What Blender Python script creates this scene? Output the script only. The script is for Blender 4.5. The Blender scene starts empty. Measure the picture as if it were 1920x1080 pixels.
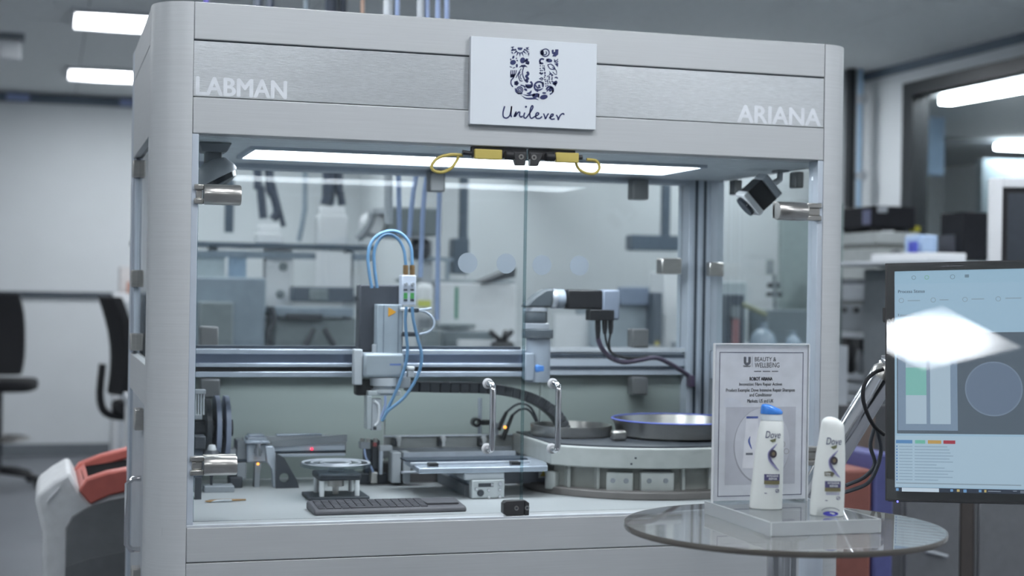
import bpy, bmesh, math, random
from mathutils import Vector, Matrix
random.seed(11)
sc = bpy.context.scene
C = sc.collection
# ------------------------------------------------------------------ camera
F, YAW, PIT, ROLL, EYE = 2887.2, .2933, .0014, .0153, 1.4
fw = Vector((math.sin(YAW)*math.cos(PIT), math.cos(YAW)*math.cos(PIT), math.sin(PIT)))
rt = Vector((math.cos(YAW), -math.sin(YAW), 0)); up = rt.cross(fw)
rt, up = rt*math.cos(ROLL)+up*math.sin(ROLL), -rt*math.sin(ROLL)+up*math.cos(ROLL)
CAM = Vector((0, 0, EYE))
cd = bpy.data.cameras.new('camera'); cam = bpy.data.objects.new('camera', cd); C.objects.link(cam)
cd.sensor_width = 36; cd.lens = F/1920*36; cd.clip_start = .05; cd.clip_end = 60
cam.matrix_world = Matrix((( rt.x, up.x, -fw.x, CAM.x), (rt.y, up.y, -fw.y, CAM.y), (rt.z, up.z, -fw.z, CAM.z), (0,0,0,1)))
cd.dof.use_dof = True; cd.dof.focus_distance = 3.24; cd.dof.aperture_fstop = 2.8
sc.camera = cam
# ------------------------------------------------------------------ world, exposure
w = bpy.data.worlds.new('world'); sc.world = w; w.use_nodes = True
w.node_tree.nodes['Background'].inputs[0].default_value = (.55, .6, .65, 1)
w.node_tree.nodes['Background'].inputs[1].default_value = .25
sc.view_settings.view_transform = 'Standard'; sc.view_settings.look = 'None'
sc.view_settings.gamma = 1; sc.view_settings.use_curve_mapping = False
sc.view_settings.exposure = 0.0
cy = sc.cycles
cy.use_denoising = True; cy.max_bounces = 6; cy.diffuse_bounces = 3; cy.glossy_bounces = 3; cy.use_adaptive_sampling = True; cy.adaptive_threshold = .1; cy.adaptive_min_samples = 16
cy.transmission_bounces = 8; cy.transparent_max_bounces = 32; cy.caustics_reflective = False; cy.caustics_refractive = False
cy.sample_clamp_indirect = 6; cy.use_light_tree = False
LAMP = 21.0          # ceiling luminaires
# ------------------------------------------------------------------ pixel -> place (a point of the photograph at a known depth)
def ray(px, py): return fw + rt*((px-960)/F) - up*((py-540)/F)
def at(px, py, Y): d = ray(px, py); return CAM + d*(Y/d.y)
def atZ(px, py, Z): d = ray(px, py); return CAM + d*((Z-EYE)/d.z)
def atX(px, py, X): d = ray(px, py); return CAM + d*(X/d.x)
# ------------------------------------------------------------------ materials
def lin(c):
    return tuple((v/255/12.92 if v/255 <= .04045 else ((v/255+.055)/1.055)**2.4) for v in c)
MATS = {}
def mat(name, rgb, rough=.5, metal=0., var=.06, scale=30, stretch=(1,1,1), bump=0., spec=.5):
    if name in MATS: return MATS[name]
    m = bpy.data.materials.new(name); m.use_nodes = True; nt = m.node_tree; p = nt.nodes['Principled BSDF']
    c = lin(rgb)
    p.inputs['Roughness'].default_value = rough; p.inputs['Metallic'].default_value = metal
    p.inputs['Specular IOR Level'].default_value = spec
    tc = nt.nodes.new('ShaderNodeTexCoord'); mp = nt.nodes.new('ShaderNodeMapping'); mp.inputs['Scale'].default_value = stretch
    nz = nt.nodes.new('ShaderNodeTexNoise'); nz.inputs['Scale'].default_value = scale; nz.inputs['Detail'].default_value = 2
    cr = nt.nodes.new('ShaderNodeValToRGB')
    cr.color_ramp.elements[0].color = tuple(v*(1-var) for v in c)+(1,); cr.color_ramp.elements[1].color = tuple(min(1, v*(1+var)) for v in c)+(1,)
    cr.color_ramp.elements[0].position = .3; cr.color_ramp.elements[1].position = .7
    nt.links.new(tc.outputs['Object'], mp.inputs[0]); nt.links.new(mp.outputs[0], nz.inputs['Vector'])
    nt.links.new(nz.outputs['Fac'], cr.inputs[0]); nt.links.new(cr.outputs[0], p.inputs['Base Color'])
    if bump:
        b = nt.nodes.new('ShaderNodeBump'); b.inputs['Strength'].default_value = bump; b.inputs['Distance'].default_value = .002
        nt.links.new(nz.outputs['Fac'], b.inputs['Height']); nt.links.new(b.outputs[0], p.inputs['Normal'])
    MATS[name] = m; return m
def emit(name, rgb, s):
    if name in MATS: return MATS[name]
    m = bpy.data.materials.new(name); m.use_nodes = True; nt = m.node_tree; p = nt.nodes['Principled BSDF']
    p.inputs['Base Color'].default_value = tuple(v*.06 for v in lin(rgb))+(1,); p.inputs['Roughness'].default_value = .4
    p.inputs['Emission Color'].default_value = lin(rgb)+(1,); p.inputs['Emission Strength'].default_value = s
    if s < 5: m.cycles.emission_sampling = 'NONE'
    MATS[name] = m; return m
def glass(name, tint, ior=1.45, rough=0., haze=0., hazec=(.7,.75,.8)):
    if name in MATS: return MATS[name]
    m = bpy.data.materials.new(name); m.use_nodes = True; nt = m.node_tree; nt.nodes.clear()
    o = nt.nodes.new('ShaderNodeOutputMaterial'); t = nt.nodes.new('ShaderNodeBsdfTransparent'); t.inputs[0].default_value = tint+(1,)
    g = nt.nodes.new('ShaderNodeBsdfGlossy'); g.inputs['Roughness'].default_value = rough
    lw = nt.nodes.new('ShaderNodeLayerWeight'); lw.inputs[0].default_value = .5; pw = nt.nodes.new('ShaderNodeMath'); pw.operation = 'POWER'; pw.inputs[1].default_value = 5
    f0 = ((ior-1)/(ior+1))**2; f = nt.nodes.new('ShaderNodeMath'); f.operation = 'MULTIPLY_ADD'; f.inputs[1].default_value = 1-f0; f.inputs[2].default_value = f0
    nt.links.new(lw.outputs['Facing'], pw.inputs[0]); nt.links.new(pw.outputs[0], f.inputs[0]); mx = nt.nodes.new('ShaderNodeMixShader')
    nt.links.new(f.outputs[0], mx.inputs[0]); nt.links.new(g.outputs[0], mx.inputs[2])
    if haze:
        d = nt.nodes.new('ShaderNodeBsdfDiffuse'); d.inputs[0].default_value = hazec+(1,); m2 = nt.nodes.new('ShaderNodeMixShader'); m2.inputs[0].default_value = haze
        nt.links.new(t.outputs[0], m2.inputs[1]); nt.links.new(d.outputs[0], m2.inputs[2]); nt.links.new(m2.outputs[0], mx.inputs[1])
    else: nt.links.new(t.outputs[0], mx.inputs[1])
    nt.links.new(mx.outputs[0], o.inputs[0]); MATS[name] = m; return m
def solid_glass(name, tint, ior=1.49):
    m = bpy.data.materials.new(name); m.use_nodes = True; p = m.node_tree.nodes['Principled BSDF']
    p.inputs['Base Color'].default_value = tint+(1,); p.inputs['Roughness'].default_value = .02
    p.inputs['Transmission Weight'].default_value = 1; p.inputs['IOR'].default_value = ior; MATS[name] = m; return m
M_ALU = mat('satin_aluminium', (200,203,205), .42, .25, .03, 6, (1,1,60))
M_ALUH = mat('satin_aluminium_beam', (190,193,195), .42, .25, .03, 6, (1,60,60))
M_BRUSH = mat('brushed_aluminium', (200,204,207), .34, .85, .10, 60, (1,20,20), .15)
M_PROF = mat('aluminium_profile', (194,203,214), .40, .3, .05, 10)
M_PROFD = mat('profile_slot', (66,76,88), .5, .3, .05, 10)
M_STEEL = mat('brushed_steel', (190,188,184), .28, .95, .06, 40, (1,8,8))
M_CHROME = mat('polished_steel', (215,215,218), .12, 1., .02, 10)
M_DECK = mat('white_deck', (176,180,182), .35, 0, .02, 8)
M_BLACK = mat('black_plastic', (24,25,29), .42, 0, .1, 20)
M_DARK = mat('charcoal_plastic', (58,63,70), .5, 0, .08, 20)
M_GREY = mat('grey_plastic', (140,146,152), .5, 0, .05, 20)
M_LGREY = mat('light_grey_paint', (178,184,190), .45, 0, .04, 12)
M_WHITE = mat('white_plastic', (222,225,228), .4, 0, .02, 12)
M_WALL = mat('white_wall_paint', (206,211,214), .8, 0, .02, 3)
M_CEIL = mat('ceiling_tile_white', (226,230,230), .85, 0, .03, 18)
M_FLOOR = mat('grey_vinyl', (106,110,116), .4, 0, .05, 4)
M_BLUEHOSE = mat('blue_tubing', (94,132,166), .25, 0, .04, 20)
M_BLUEHOSE2 = mat('deep_blue_tubing', (150,168,204), .35, 0, .04, 20)
M_YEL = mat('yellow_plastic', (190,172,92), .45, 0, .05, 20)
M_NAVY = mat('navy_ink', (38,48,96), .6, 0, .02, 10)
M_GLASS = glass('door_glass', (.975,.988,.988), 1.42)
M_GLASSB = glass('rear_glass', (.965,.985,.985), 1.40)
M_FROST = glass('frosted_film', (.62,.68,.74), 1.3, .4, .62, (.70,.77,.86))
# ------------------------------------------------------------------ mesh builder
ORG = {}
def catmull(pts, n=6):
    P = [Vector(p) for p in pts]
    if len(P) < 3: return P
    P = [P[0]*2-P[1]]+P+[P[-1]*2-P[-2]]; out = []
    for i in range(1, len(P)-2):
        a, b, c, d = P[i-1:i+3]
        for k in range(n):
            t = k/n; out.append(.5*((2*b)+(c-a)*t+(2*a-5*b+4*c-d)*t*t+(3*b-a-3*c+d)*t**3))
    return out+[P[-2]]
class MB:
    def __init__(s, m=None): s.v = []; s.f = []; s.m = m
    def add(s, vs, fs):
        n = len(s.v); vs = [Vector(q) for q in vs]
        if s.m is not None: vs = [s.m@q for q in vs]
        s.v += vs; s.f += [tuple(i+n for i in q) for q in fs]; return s
    def box(s, x0, x1, y0, y1, z0, z1):
        return s.add([(x0,y0,z0),(x1,y0,z0),(x1,y1,z0),(x0,y1,z0),(x0,y0,z1),(x1,y0,z1),(x1,y1,z1),(x0,y1,z1)],
                     [(0,3,2,1),(4,5,6,7),(0,1,5,4),(1,2,6,5),(2,3,7,6),(3,0,4,7)])
    def pb(s, x0, y0, x1, y1, Y, dep):
        ym, xm = (y0+y1)/2, (x0+x1)/2
        return s.box(at(x0,ym,Y).x, at(x1,ym,Y).x, Y, Y+dep, at(xm,y1,Y).z, at(xm,y0,Y).z)
    def tube(s, pts, r, n=8, smooth=0):
        P = catmull(pts, smooth) if smooth else [Vector(p) for p in pts]
        R = r if isinstance(r, (list, tuple)) else [r]*len(P); vs = []; fs = []; nrm = None
        for i, p in enumerate(P):
            t = (P[min(i+1,len(P)-1)]-P[max(i-1,0)]).normalized()
            if nrm is None: nrm = t.orthogonal().normalized()
            nrm = (nrm-t*nrm.dot(t)).normalized(); b = t.cross(nrm)
            for k in range(n):
                a = 2*math.pi*k/n; vs.append(p+(nrm*math.cos(a)+b*math.sin(a))*R[i])
        for i in range(len(P)-1):
            for k in range(n): fs.append((i*n+k, i*n+(k+1)%n, (i+1)*n+(k+1)%n, (i+1)*n+k))
        fs.append(tuple(range(n))[::-1]); fs.append(tuple((len(P)-1)*n+k for k in range(n)))
        return s.add(vs, fs)
    def cyl(s, p0, p1, r, n=20, r2=None): return s.tube([p0, p1], [r, r if r2 is None else r2], n)
    def lathe(s, prof, c, n=32, axis='Z', a0=0, a1=2*math.pi, ring=False):
        if ring and prof[0] != prof[-1]: prof = list(prof)+[prof[0]]
        if prof[0] == prof[-1]: ring = True
        full = a1-a0 > 6.28; m = n if full else n+1; vs = []; fs = []; c = Vector(c)
        for r, z in prof:
            for k in range(m):
                a = a0+(a1-a0)*k/n; x, y = r*math.cos(a), r*math.sin(a)
                vs.append(c+Vector({'Z':(x,y,z),'X':(z,x,y),'Y':(x,z,y)}[axis]))
        L = len(prof)
        for i in range(L-1):
            for k in range(n): fs.append((i*m+k, i*m+(k+1)%m, (i+1)*m+(k+1)%m, (i+1)*m+k))
        if full and not ring:
            if prof[0][0] > 1e-6: fs.append(tuple(range(n))[::-1])
            if prof[-1][0] > 1e-6: fs.append(tuple((L-1)*m+k for k in range(n)))
        return s.add(vs, fs)
    def prism(s, poly, axis, a, b):
        n = len(poly); g = {'Y': lambda p, t: (p[0], t, p[1]), 'Z': lambda p, t: (p[0], p[1], t), 'X': lambda p, t: (t, p[0], p[1])}[axis]
        vs = [g(p, a) for p in poly]+[g(p, b) for p in poly]
        return s.add(vs, [tuple(range(n))[::-1], tuple(range(n, 2*n))]+[(i, (i+1)%n, n+(i+1)%n, n+i) for i in range(n)])
    def build(s, name, m, parent=None, bevel=0., smooth=True, seg=2, angle=40):
        vs = s.v
        if parent is not None: o0 = ORG[parent.name]
        else:
            xs = [q.x for q in vs]; ys = [q.y for q in vs]; o0 = Vector(((min(xs)+max(xs))/2, (min(ys)+max(ys))/2, min(q.z for q in vs)))
        me = bpy.data.meshes.new(name); me.from_pydata([tuple(q-o0) for q in vs], [], s.f)
        b = bmesh.new(); b.from_mesh(me); bmesh.ops.recalc_face_normals(b, faces=b.faces); b.to_mesh(me); b.free()
        if smooth: me.shade_smooth(); me.set_sharp_from_angle(angle=math.radians(angle))
        me.materials.append(m); o = bpy.data.objects.new(name, me); C.objects.link(o); ORG[o.name] = o0
        if parent is not None: o.parent = parent
        else: o.location = o0
        if bevel:
            k = o.modifiers.new('bevel', 'BEVEL'); k.width = bevel; k.segments = seg; k.limit_method = 'ANGLE'; k.angle_limit = math.radians(40)
        return o
def tag(o, label=None, cat=None, group=None, kind=None):
    for k, v in (('label', label), ('category', cat), ('group', group), ('kind', kind)):
        if v: o[k] = v
    return o
def thing(name, label, cat, loc, group=None):
    o = bpy.data.objects.new(name, None); C.objects.link(o); o.location = loc; o.empty_display_size = .05; ORG[o.name] = Vector(loc)
    return tag(o, label, cat, group)
def copy_tree(o, parent=None):
    c = o.copy(); C.objects.link(c); ORG[c.name] = ORG[o.name].copy()
    if parent is not None: c.parent = parent
    for ch in list(o.children): copy_tree(ch, c)
    return c
def move_copy(o, delta, label=None, rotz=None):
    c = copy_tree(o); c.location = o.location+Vector(delta)
    if rotz is not None: c.rotation_euler.z = rotz
    if label: c['label'] = label
    return c
def struct(name, B, m, parent=None, **k):
    o = B.build(name, m, parent, **k)
    if parent is None: o['kind'] = 'structure'
    return o
def frame(o, ex, ey):
    ex = Vector(ex).normalized(); ey = Vector(ey).normalized(); ez = ex.cross(ey).normalized(); o = Vector(o)
    return Matrix(((ex.x,ey.x,ez.x,o.x),(ex.y,ey.y,ez.y,o.y),(ex.z,ey.z,ez.z,o.z),(0,0,0,1)))
def front(o): return frame(o, (1,0,0), (0,0,1))
def text(name, s, M, width, height, m, parent, bold=0., shear=0., wrap=None, thick=.0004):
    """flat lettering: fitted into width x height (either may be None), left-bottom at the origin of M"""
    cu = bpy.data.curves.new(name, 'FONT'); cu.body = s; cu.size = 1; cu.shear = shear; cu.resolution_u = 3
    o = bpy.data.objects.new(name, cu); me = o.to_mesh(); V = [v.co.copy() for v in me.vertices]; P = [tuple(p.vertices) for p in me.polygons]; o.to_mesh_clear()
    bpy.data.objects.remove(o); bpy.data.curves.remove(cu)
    x0 = min(v.x for v in V); x1 = max(v.x for v in V); y0 = min(v.y for v in V); y1 = max(v.y for v in V)
    sx = width/(x1-x0) if width else None; sy = height/(y1-y0) if height else None
    sx = sx or sy; sy = sy or sx
    V = [Vector(((v.x-x0)*sx, (v.y-y0)*sy, thick)) for v in V]
    B = MB(); e = bold*(y1-y0)*sy
    for i, (dx, dy) in enumerate(((0,0),) if not bold else ((-e,0),(e,0),(0,e*.6),(0,-e*.6))):
        dv = Vector((dx, dy, .00006*i)); B.add([wrap(v+dv) if wrap else M@(v+dv) for v in V], P)
    return B.build(name, m, parent, smooth=False)
class Flat:
    """flat print in a plane M: polygons laid on the surface"""
    def __init__(s, M, t=.0004, wrap=None): s.B = MB(); s.M = M; s.t = t; s.w = wrap
    def poly(s, pts):
        V = [Vector((p[0], p[1], s.t)) for p in pts]
        s.B.add([s.w(v) for v in V] if s.w else [s.M@v for v in V], [tuple(range(len(pts)))]); return s
    def rect(s, x0, y0, x1, y1, nx=1):
        for i in range(nx):
            a, b = x0+(x1-x0)*i/nx, x0+(x1-x0)*(i+1)/nx; s.poly([(a,y0),(b,y0),(b,y1),(a,y1)])
        return s
    def ell(s, cx, cy, rx, ry=None, rot=0, n=16):
        ry = ry or rx; c, d = math.cos(math.radians(rot)), math.sin(math.radians(rot))
        return s.poly([(cx+rx*math.cos(a)*c-ry*math.sin(a)*d, cy+rx*math.cos(a)*d+ry*math.sin(a)*c) for a in (2*math.pi*k/n for k in range(n))])
    def stroke(s, pts, wd, smooth=5, taper=False, close=False):
        P = [p.to_2d() for p in catmull([(a, b, 0) for a, b in pts], smooth)] if smooth else [Vector(p) for p in pts]
        n = len(P); L = []
        for i, p in enumerate(P):
            t = (P[min(i+1,n-1)]-P[max(i-1,0)]); t = t.normalized() if t.length > 1e-9 else Vector((1,0)); q = Vector((-t.y, t.x))
            k = wd/2*(math.sin(math.pi*min(1,(i+.4)/n*1.0))*.9+.1 if taper else 1); L.append((p+q*k, p-q*k))
        for i in range(n-1): s.poly([L[i][0], L[i][1], L[i+1][1], L[i+1][0]])
        return s
    def ring(s, cx, cy, r, wd, a0=0, a1=360, n=24, ry=None):
        ry = ry or r
        return s.stroke([(cx+r*math.cos(math.radians(a0+(a1-a0)*k/n)), cy+ry*math.sin(math.radians(a0+(a1-a0)*k/n))) for k in range(n+1)], wd, 0)
    def build(s, name, m, parent): return s.B.build(name, m, parent, smooth=False)
# ================================================================== the room
HC = 2.95; RX = 5.4; BY = 13.0; BY2 = 9.5; SX = 2.55
struct('floor', MB().box(-4,10.5,-5,16.5,-.05,0), M_FLOOR, smooth=False)
M_JOINT = mat('ceiling_joint', (120,126,130), .8, 0, .03, 10)
ceil = struct('ceiling', MB().box(-4,10.5,-5,16.5,HC,HC+.05), M_JOINT, smooth=False)
tile = MB().box(-.297,.297,-.596,.596,0,.012).build('ceiling_tile', M_CEIL, None, smooth=False)
first = True
for i in range(24):
    for j in range(15):
        x = -4+.3+.6*i; y = -5+.6+1.2*j
        if y > 13.3 and x < 5.4: continue
        t = tile if first else tile.copy()
        if not first: C.objects.link(t)
        t.parent = ceil; t.location = Vector((x, y, HC-.012))-ORG['ceiling']; first = False
struct('wall_back', MB().box(-4,SX,BY,BY+.1,0,HC), M_WALL, smooth=False)
struct('wall_back_return', MB().box(SX,SX+.1,BY2+.1,BY,0,HC), M_WALL, smooth=False)
struct('wall_back_right', MB().box(SX,RX,BY2,BY2+.1,0,HC), M_WALL, smooth=False)
struct('wall_left', MB().box(-4.1,-4,-5,BY,0,HC), M_WALL, smooth=False)
struct('wall_front', MB().box(-4,10.5,-5.1,-5,0,HC), M_WALL, smooth=False)
WZ0, WZ1, WY0, WY1 = .95, 2.80, 4.6, 8.98
struct('wall_right', MB().box(RX,RX+.12,-5,WY0,0,HC).box(RX,RX+.12,WY1,BY2+.1,0,HC).box(RX,RX+.12,WY0,WY1,0,WZ0).box(RX,RX+.12,WY0,WY1,WZ1,HC), M_WALL, smooth=False)
struct('wall_next_room', MB().box(10.4,10.5,-5,16.5,0,HC).box(RX+.12,10.4,16.4,16.5,0,HC), mat('grey_wall', (216,222,224), .8), smooth=False)
M_FRAME = mat('black_window_frame', (36,40,44), .4)
wn = struct('window_1', MB().box(RX-.02,RX+.1,WY1-.13,WY1,WZ0,WZ1).box(RX-.02,RX+.1,WY0,WY0+.13,WZ0,WZ1).box(RX-.02,RX+.1,WY0+.13,WY1-.13,WZ1-.09,WZ1).box(RX-.02,RX+.1,WY0+.13,WY1-.13,WZ0,WZ0+.09), M_FRAME, smooth=False)
MB().box(RX+.03,RX+.04,WY0+.1,WY1-.1,WZ0+.05,WZ1-.05).build('pane', glass('window_pane', (.9,.94,.95), 1.3), wn, smooth=False)
struct('trim_1', MB().box(-4,SX,BY-.03,BY,1.285,1.33), mat('dark_rail', (58,68,78), .5), smooth=False)
struct('trim_2', MB().box(-4,SX,BY-.02,BY,HC-.10,HC-.03), mat('blue_grey_trim', (96,108,122), .6), smooth=False)
struct('trim_3', MB().box(RX-.02,RX,-5,BY2,HC-.07,HC-.012), mat('blue_grey_trim', (96,108,122), .6), smooth=False)
struct('baseboard_back', MB().box(-4,SX,BY-.015,BY,0,.10), mat('grey_skirting', (104,110,116), .5), smooth=False)
for k, (px, w_) in enumerate(((34,.09),(246,.09))):
    p = at(px, 168, BY)
    tag(MB().box(p.x-w_,p.x+w_,BY-.05,BY-.02,2.86,2.915).build('trim_clip', mat('pale_blue_clip', (150,165,205), .5), None, smooth=False),
        ('pale blue clip on the ceiling trim nearest the picture edge', 'pale blue clip on the ceiling trim beside the enclosure')[k], 'clip', 'ceiling trim clips')
# ------------------------------------------------------------------ ceiling luminaires
M_LIT = emit('lit_diffuser', (246,250,255), LAMP)
nt_ = M_LIT.node_tree; tc_ = nt_.nodes.new('ShaderNodeTexCoord'); vl_ = nt_.nodes.new('ShaderNodeVectorMath'); vl_.operation = 'LENGTH'; mr_ = nt_.nodes.new('ShaderNodeMapRange'); mr_.interpolation_type = 'SMOOTHSTEP'
mr_.inputs[1].default_value = .02; mr_.inputs[2].default_value = .38; mr_.inputs[3].default_value = LAMP*2.1; mr_.inputs[4].default_value = LAMP*.24   # light sources sit behind the middle of the diffuser
nt_.links.new(tc_.outputs['Object'], vl_.inputs[0]); nt_.links.new(vl_.outputs['Value'], mr_.inputs[0]); nt_.links.new(mr_.outputs[0], nt_.nodes['Principled BSDF'].inputs['Emission Strength'])
def luminaire(x, y, label, vis=True):
    t = thing('ceiling_light', label, 'ceiling light', (x, y, HC-.04), 'square ceiling light panels')
    z = HC-.012
    MB().box(x-.31,x+.31,y-.31,y-.29,z-.028,z).box(x-.31,x+.31,y+.29,y+.31,z-.028,z).box(x-.31,x-.29,y-.29,y+.29,z-.028,z).box(x+.29,x+.31,y-.29,y+.29,z-.028,z).build('frame', M_WHITE, t, smooth=False)
    MB().box(x-.29,x+.29,y-.29,y+.29,z-.022,z-.004).build('diffuser', M_LIT, t, smooth=False)
    return t
LAMPS = [(.42,11.62,'bright ceiling light panel nearest the back wall, left of the enclosure top'),(.42,9.22,'bright ceiling light panel cut by the top edge of the picture'),
    (-.7,-.1,'ceiling light panel mirrored in the monitor screen')]
LAMPS += [(x, y, 'square white ceiling light panel out of the picture') for x, y in ((1.6,11.62),(-2.0,9.22),(-2.0,6.8),(-2.0,4.4),(-2.0,2.0),(-2.6,-.6),(.42,6.6),(.42,4.4),(.5,2.15),(2.84,6.6),(2.84,4.4),(1.75,2.15),(2.9,.4),(1.1,-1.3),(4.25,9.12),(2.2,8.85),(4.7,5.7),(4.7,3.4),(4.7,1.0),(4.7,-1.6))]
LAMPS += [(x, y, 'ceiling light panel of the room behind the window') for x, y in ((7.0,4.0),(7.0,7.0),(9.2,5.0),(9.2,8.6))]  # unseen panels added to raise the brightness of the next room
for x, y, lab in LAMPS: luminaire(x, y, lab)
def strip(p, q, w_, name_label, group=None):
    d = (q-p).normalized(); s = Vector((-d.y, d.x, 0))*w_
    return tag(MB().add([p+s,p-s,q-s,q+s]+[v+Vector((0,0,.05)) for v in (p+s,p-s,q-s,q+s)], [(0,1,2,3),(4,5,6,7),(0,1,5,4),(1,2,6,5),(2,3,7,6),(3,0,4,7)]).build('strip_light', emit('lit_strip', (246,250,255), 40), None, smooth=False), name_label, 'light', group)
strip(atZ(1772,196,2.86), atZ(1990,158,2.86), .05, 'long slanting strip light in the room behind the black framed window')
strip(atZ(1872,279,2.86), atZ(2000,285,2.86), .06, 'short level strip light low in the room behind the window')
strip(atZ(1893,131,2.86), atZ(1990,120,2.86), .2, 'wide bright light near the window head in the room behind')
# far room objects
tag(MB().pb(1722,220,1771,328,11.5,.1).build('wall_screen', mat('pale_blue_panel', (150,178,205), .5), None, smooth=False), 'pale blue screen seen through the window beside its black jamb', 'screen')
tag(MB().pb(1842,205,1925,258,13.5,.1).build('wall_duct', mat('lilac_grey', (140,155,180), .5), None, smooth=False), 'blue grey duct hanging in the room behind the window', 'duct')
tag(MB().pb(1842,300,1960,420,13.2,.1).build('wall_board', mat('pale_board', (176,192,200), .5), None, smooth=False), 'pale board on the far wall of the room behind the window', 'board')
# ------------------------------------------------------------------ pipes at the wall corner
M_PIPEB = mat('pale_blue_pipe', (150,180,205), .4)
tag(MB().pb(1590,128,1602,640,9.3,.06).build('dark_conduit', M_FRAME, None), 'dark vertical conduit in the wall corner right of the enclosure', 'conduit')
tp = thing('water_pipe', 'pale blue vertical pipe on the white wall beside the dark conduit', 'pipe', at(1614,600,9.3))
a, b = at(1614,120,9.3), at(1613,600,9.3)
MB().cyl((a.x,9.3,HC-.02),(a.x,9.3,b.z),.018,12).build('pipe', M_PIPEB, tp)
for py in (187, 330): p = at(1614,py,9.3); MB().cyl((p.x,9.27,p.z),(p.x,9.34,p.z),.035,14).build('pipe_clip', M_LGREY, tp)
# ------------------------------------------------------------------ small ceiling unit, upper left
t = thing('ceiling_sensor', 'small white sensor unit hanging from the ceiling at the upper left corner', 'sensor', atZ(18,66,HC-.03))
p = atZ(18,66,HC-.02)
MB().box(p.x-.09,p.x+.09,p.y-.06,p.y+.06,HC-.05,HC-.012).build('mount', M_GREY, t)
MB().box(p.x-.06,p.x+.07,p.y-.05,p.y+.05,HC-.17,HC-.05).build('body', M_WHITE, t, bevel=.015)
# ------------------------------------------------------------------ drafting chairs
M_FAB = mat('black_upholstery', (24,26,30), .85, 0, .15, 80, (1,1,1), .3)
def chair(name, label, x, y, rz, top, arms=True):
    t = thing(name, label, 'chair', (x, y, 0), 'black drafting chairs by the back wall'); 
    M = Matrix.Translation((x, y, 0))@Matrix.Rotation(rz, 4, 'Z')
    k = top-1.33
    sp = []
    for a in range(24):
        a = 2*math.pi*a/24; r = (abs(math.cos(a))**4/.25**4+abs(math.sin(a))**4/.24**4)**-.25; sp.append((r*math.cos(a), r*math.sin(a)))
    MB(M).prism(sp, 'Z', .66+k, .74+k).build('seat', M_FAB, t, bevel=.025)
    B = MB(M); n = 9; L = []
    for i in range(n):
        u = i/(n-1); z = .78+k+.55*u; hw = .20*(1-.25*(abs(u-.45)*1.6)**3); yy = .22+.07*math.sin(u*math.pi)*-.6+.06*u
        for j in range(7):
            v = j/6*2-1; L.append((hw*v, yy-.05*(v*v), z))
        for j in range(7):
            v = 1-j/6*2; L.append((hw*v, yy-.05*(v*v)+.06, z))
    fs = [(i*14+j, i*14+(j+1)%14, (i+1)*14+(j+1)%14, (i+1)*14+j) for i in range(n-1) for j in range(14)]+[tuple(range(14)), tuple((n-1)*14+j for j in range(14))]
    B.add(L, fs); B.build('backrest', M_FAB, t, bevel=.012)
    MB(M).tube([(0,.05,.65+k),(0,.26,.66+k),(0,.32,.75+k),(0,.31,.95+k)], .022, 8, 4).build('back_support', M_BLACK, t)
    MB(M).cyl((0,0,.1),(0,0,.66+k),.03,16).build('gas_lift', M_DARK, t)
    MB(M).lathe([(.205,.318),(.225,.33),(.205,.342),(.19,.33),(.205,.318)], (0,0,0), 32).box(-.2,.2,-.01,.01,.322,.336).box(-.01,.01,-.2,.2,.322,.336).build('foot_ring', M_STEEL, t)
    for i in range(5):
        a = 2*math.pi*i/5+.3; c, s = math.cos(a), math.sin(a)
        MB(M).tube([(0,0,.12),(.17*c,.17*s,.10),(.30*c,.30*s,.07)], [.03,.025,.018], 8).build('base_leg', M_BLACK, t)
        MB(M).cyl((.31*c-.022*s,.31*s+.022*c,.032),(.31*c+.022*s,.31*s-.022*c,.032),.03,14).build('caster', M_BLACK, t)
    for s in (-1, 1) if arms else ():
        MB(M).tube([(s*.2,.02,.68+k),(s*.29,.02,.70+k),(s*.29,.02,.88+k)], .014, 8).build('arm_post', M_DARK, t)
        MB(M).box(s*.29-.035,s*.29+.035,-.12,.13,.88+k,.905+k).build('armrest', M_BLACK, t, bevel=.01)
    return t
chair('drafting_chair', 'black drafting chair at the left picture edge with a foot ring', atZ(-4,905,0).x, 11.1, math.radians(172), 1.33, False)
p = at(296,700,9.0)
chair('drafting_chair', 'black drafting chair seen from the side behind the red topped bin', p.x, 9.0, math.radians(97), 1.33)
# ------------------------------------------------------------------ recycling bin
t = thing('recycling_bin', 'white and grey waste bin with a red lid beside the enclosure', 'bin', (.12, 4.75, 0))
Y0b, Y1b = 4.55, 4.95
def bz(px, py): q = at(px, py, Y0b); return (q.x, q.z)
fl = .42; ztop = bz(244,877)[1]
out = [bz(86,1075)[:1]+(0.0,), bz(80,1000), bz(66,942), bz(69,926), bz(100,902), bz(131,884), bz(149,917), bz(169,941), bz(205,926), bz(244,917), (fl,bz(244,917)[1]+.01), (fl+.03,.7), (fl+.03,0)]
MB().prism(out, 'Y', Y0b, Y1b).build('body', mat('bin_white', (205,208,210), .5), t, bevel=.012)
pan = [bz(122,1075)[:1]+(.02,), bz(123,990), bz(135,968), bz(165,950), bz(205,938), bz(250,930), (.42,bz(250,930)[1]), (.42,.02)]
MB().prism(pan, 'Y', Y0b-.006, Y0b+.01).build('side_panel', mat('bin_grey', (112,115,118), .55), t, bevel=.004)
MB().prism([bz(122,1078)[:1]+(.02,), bz(123,1062), bz(170,1046), bz(250,1030), (.42,.3), (.42,.02)], 'Y', Y0b-.010, Y0b-.005).build('lower_panel', mat('bin_grey2', (104,107,110), .55), t)
M_RED = mat('coral_lid', (186,100,90), .45)
fr = [bz(147,919), bz(161,898), bz(200,885), bz(244,877), (fl,ztop+.01), (fl,bz(244,917)[1]-.0), bz(244,919), bz(205,928), bz(169,945)]
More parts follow.
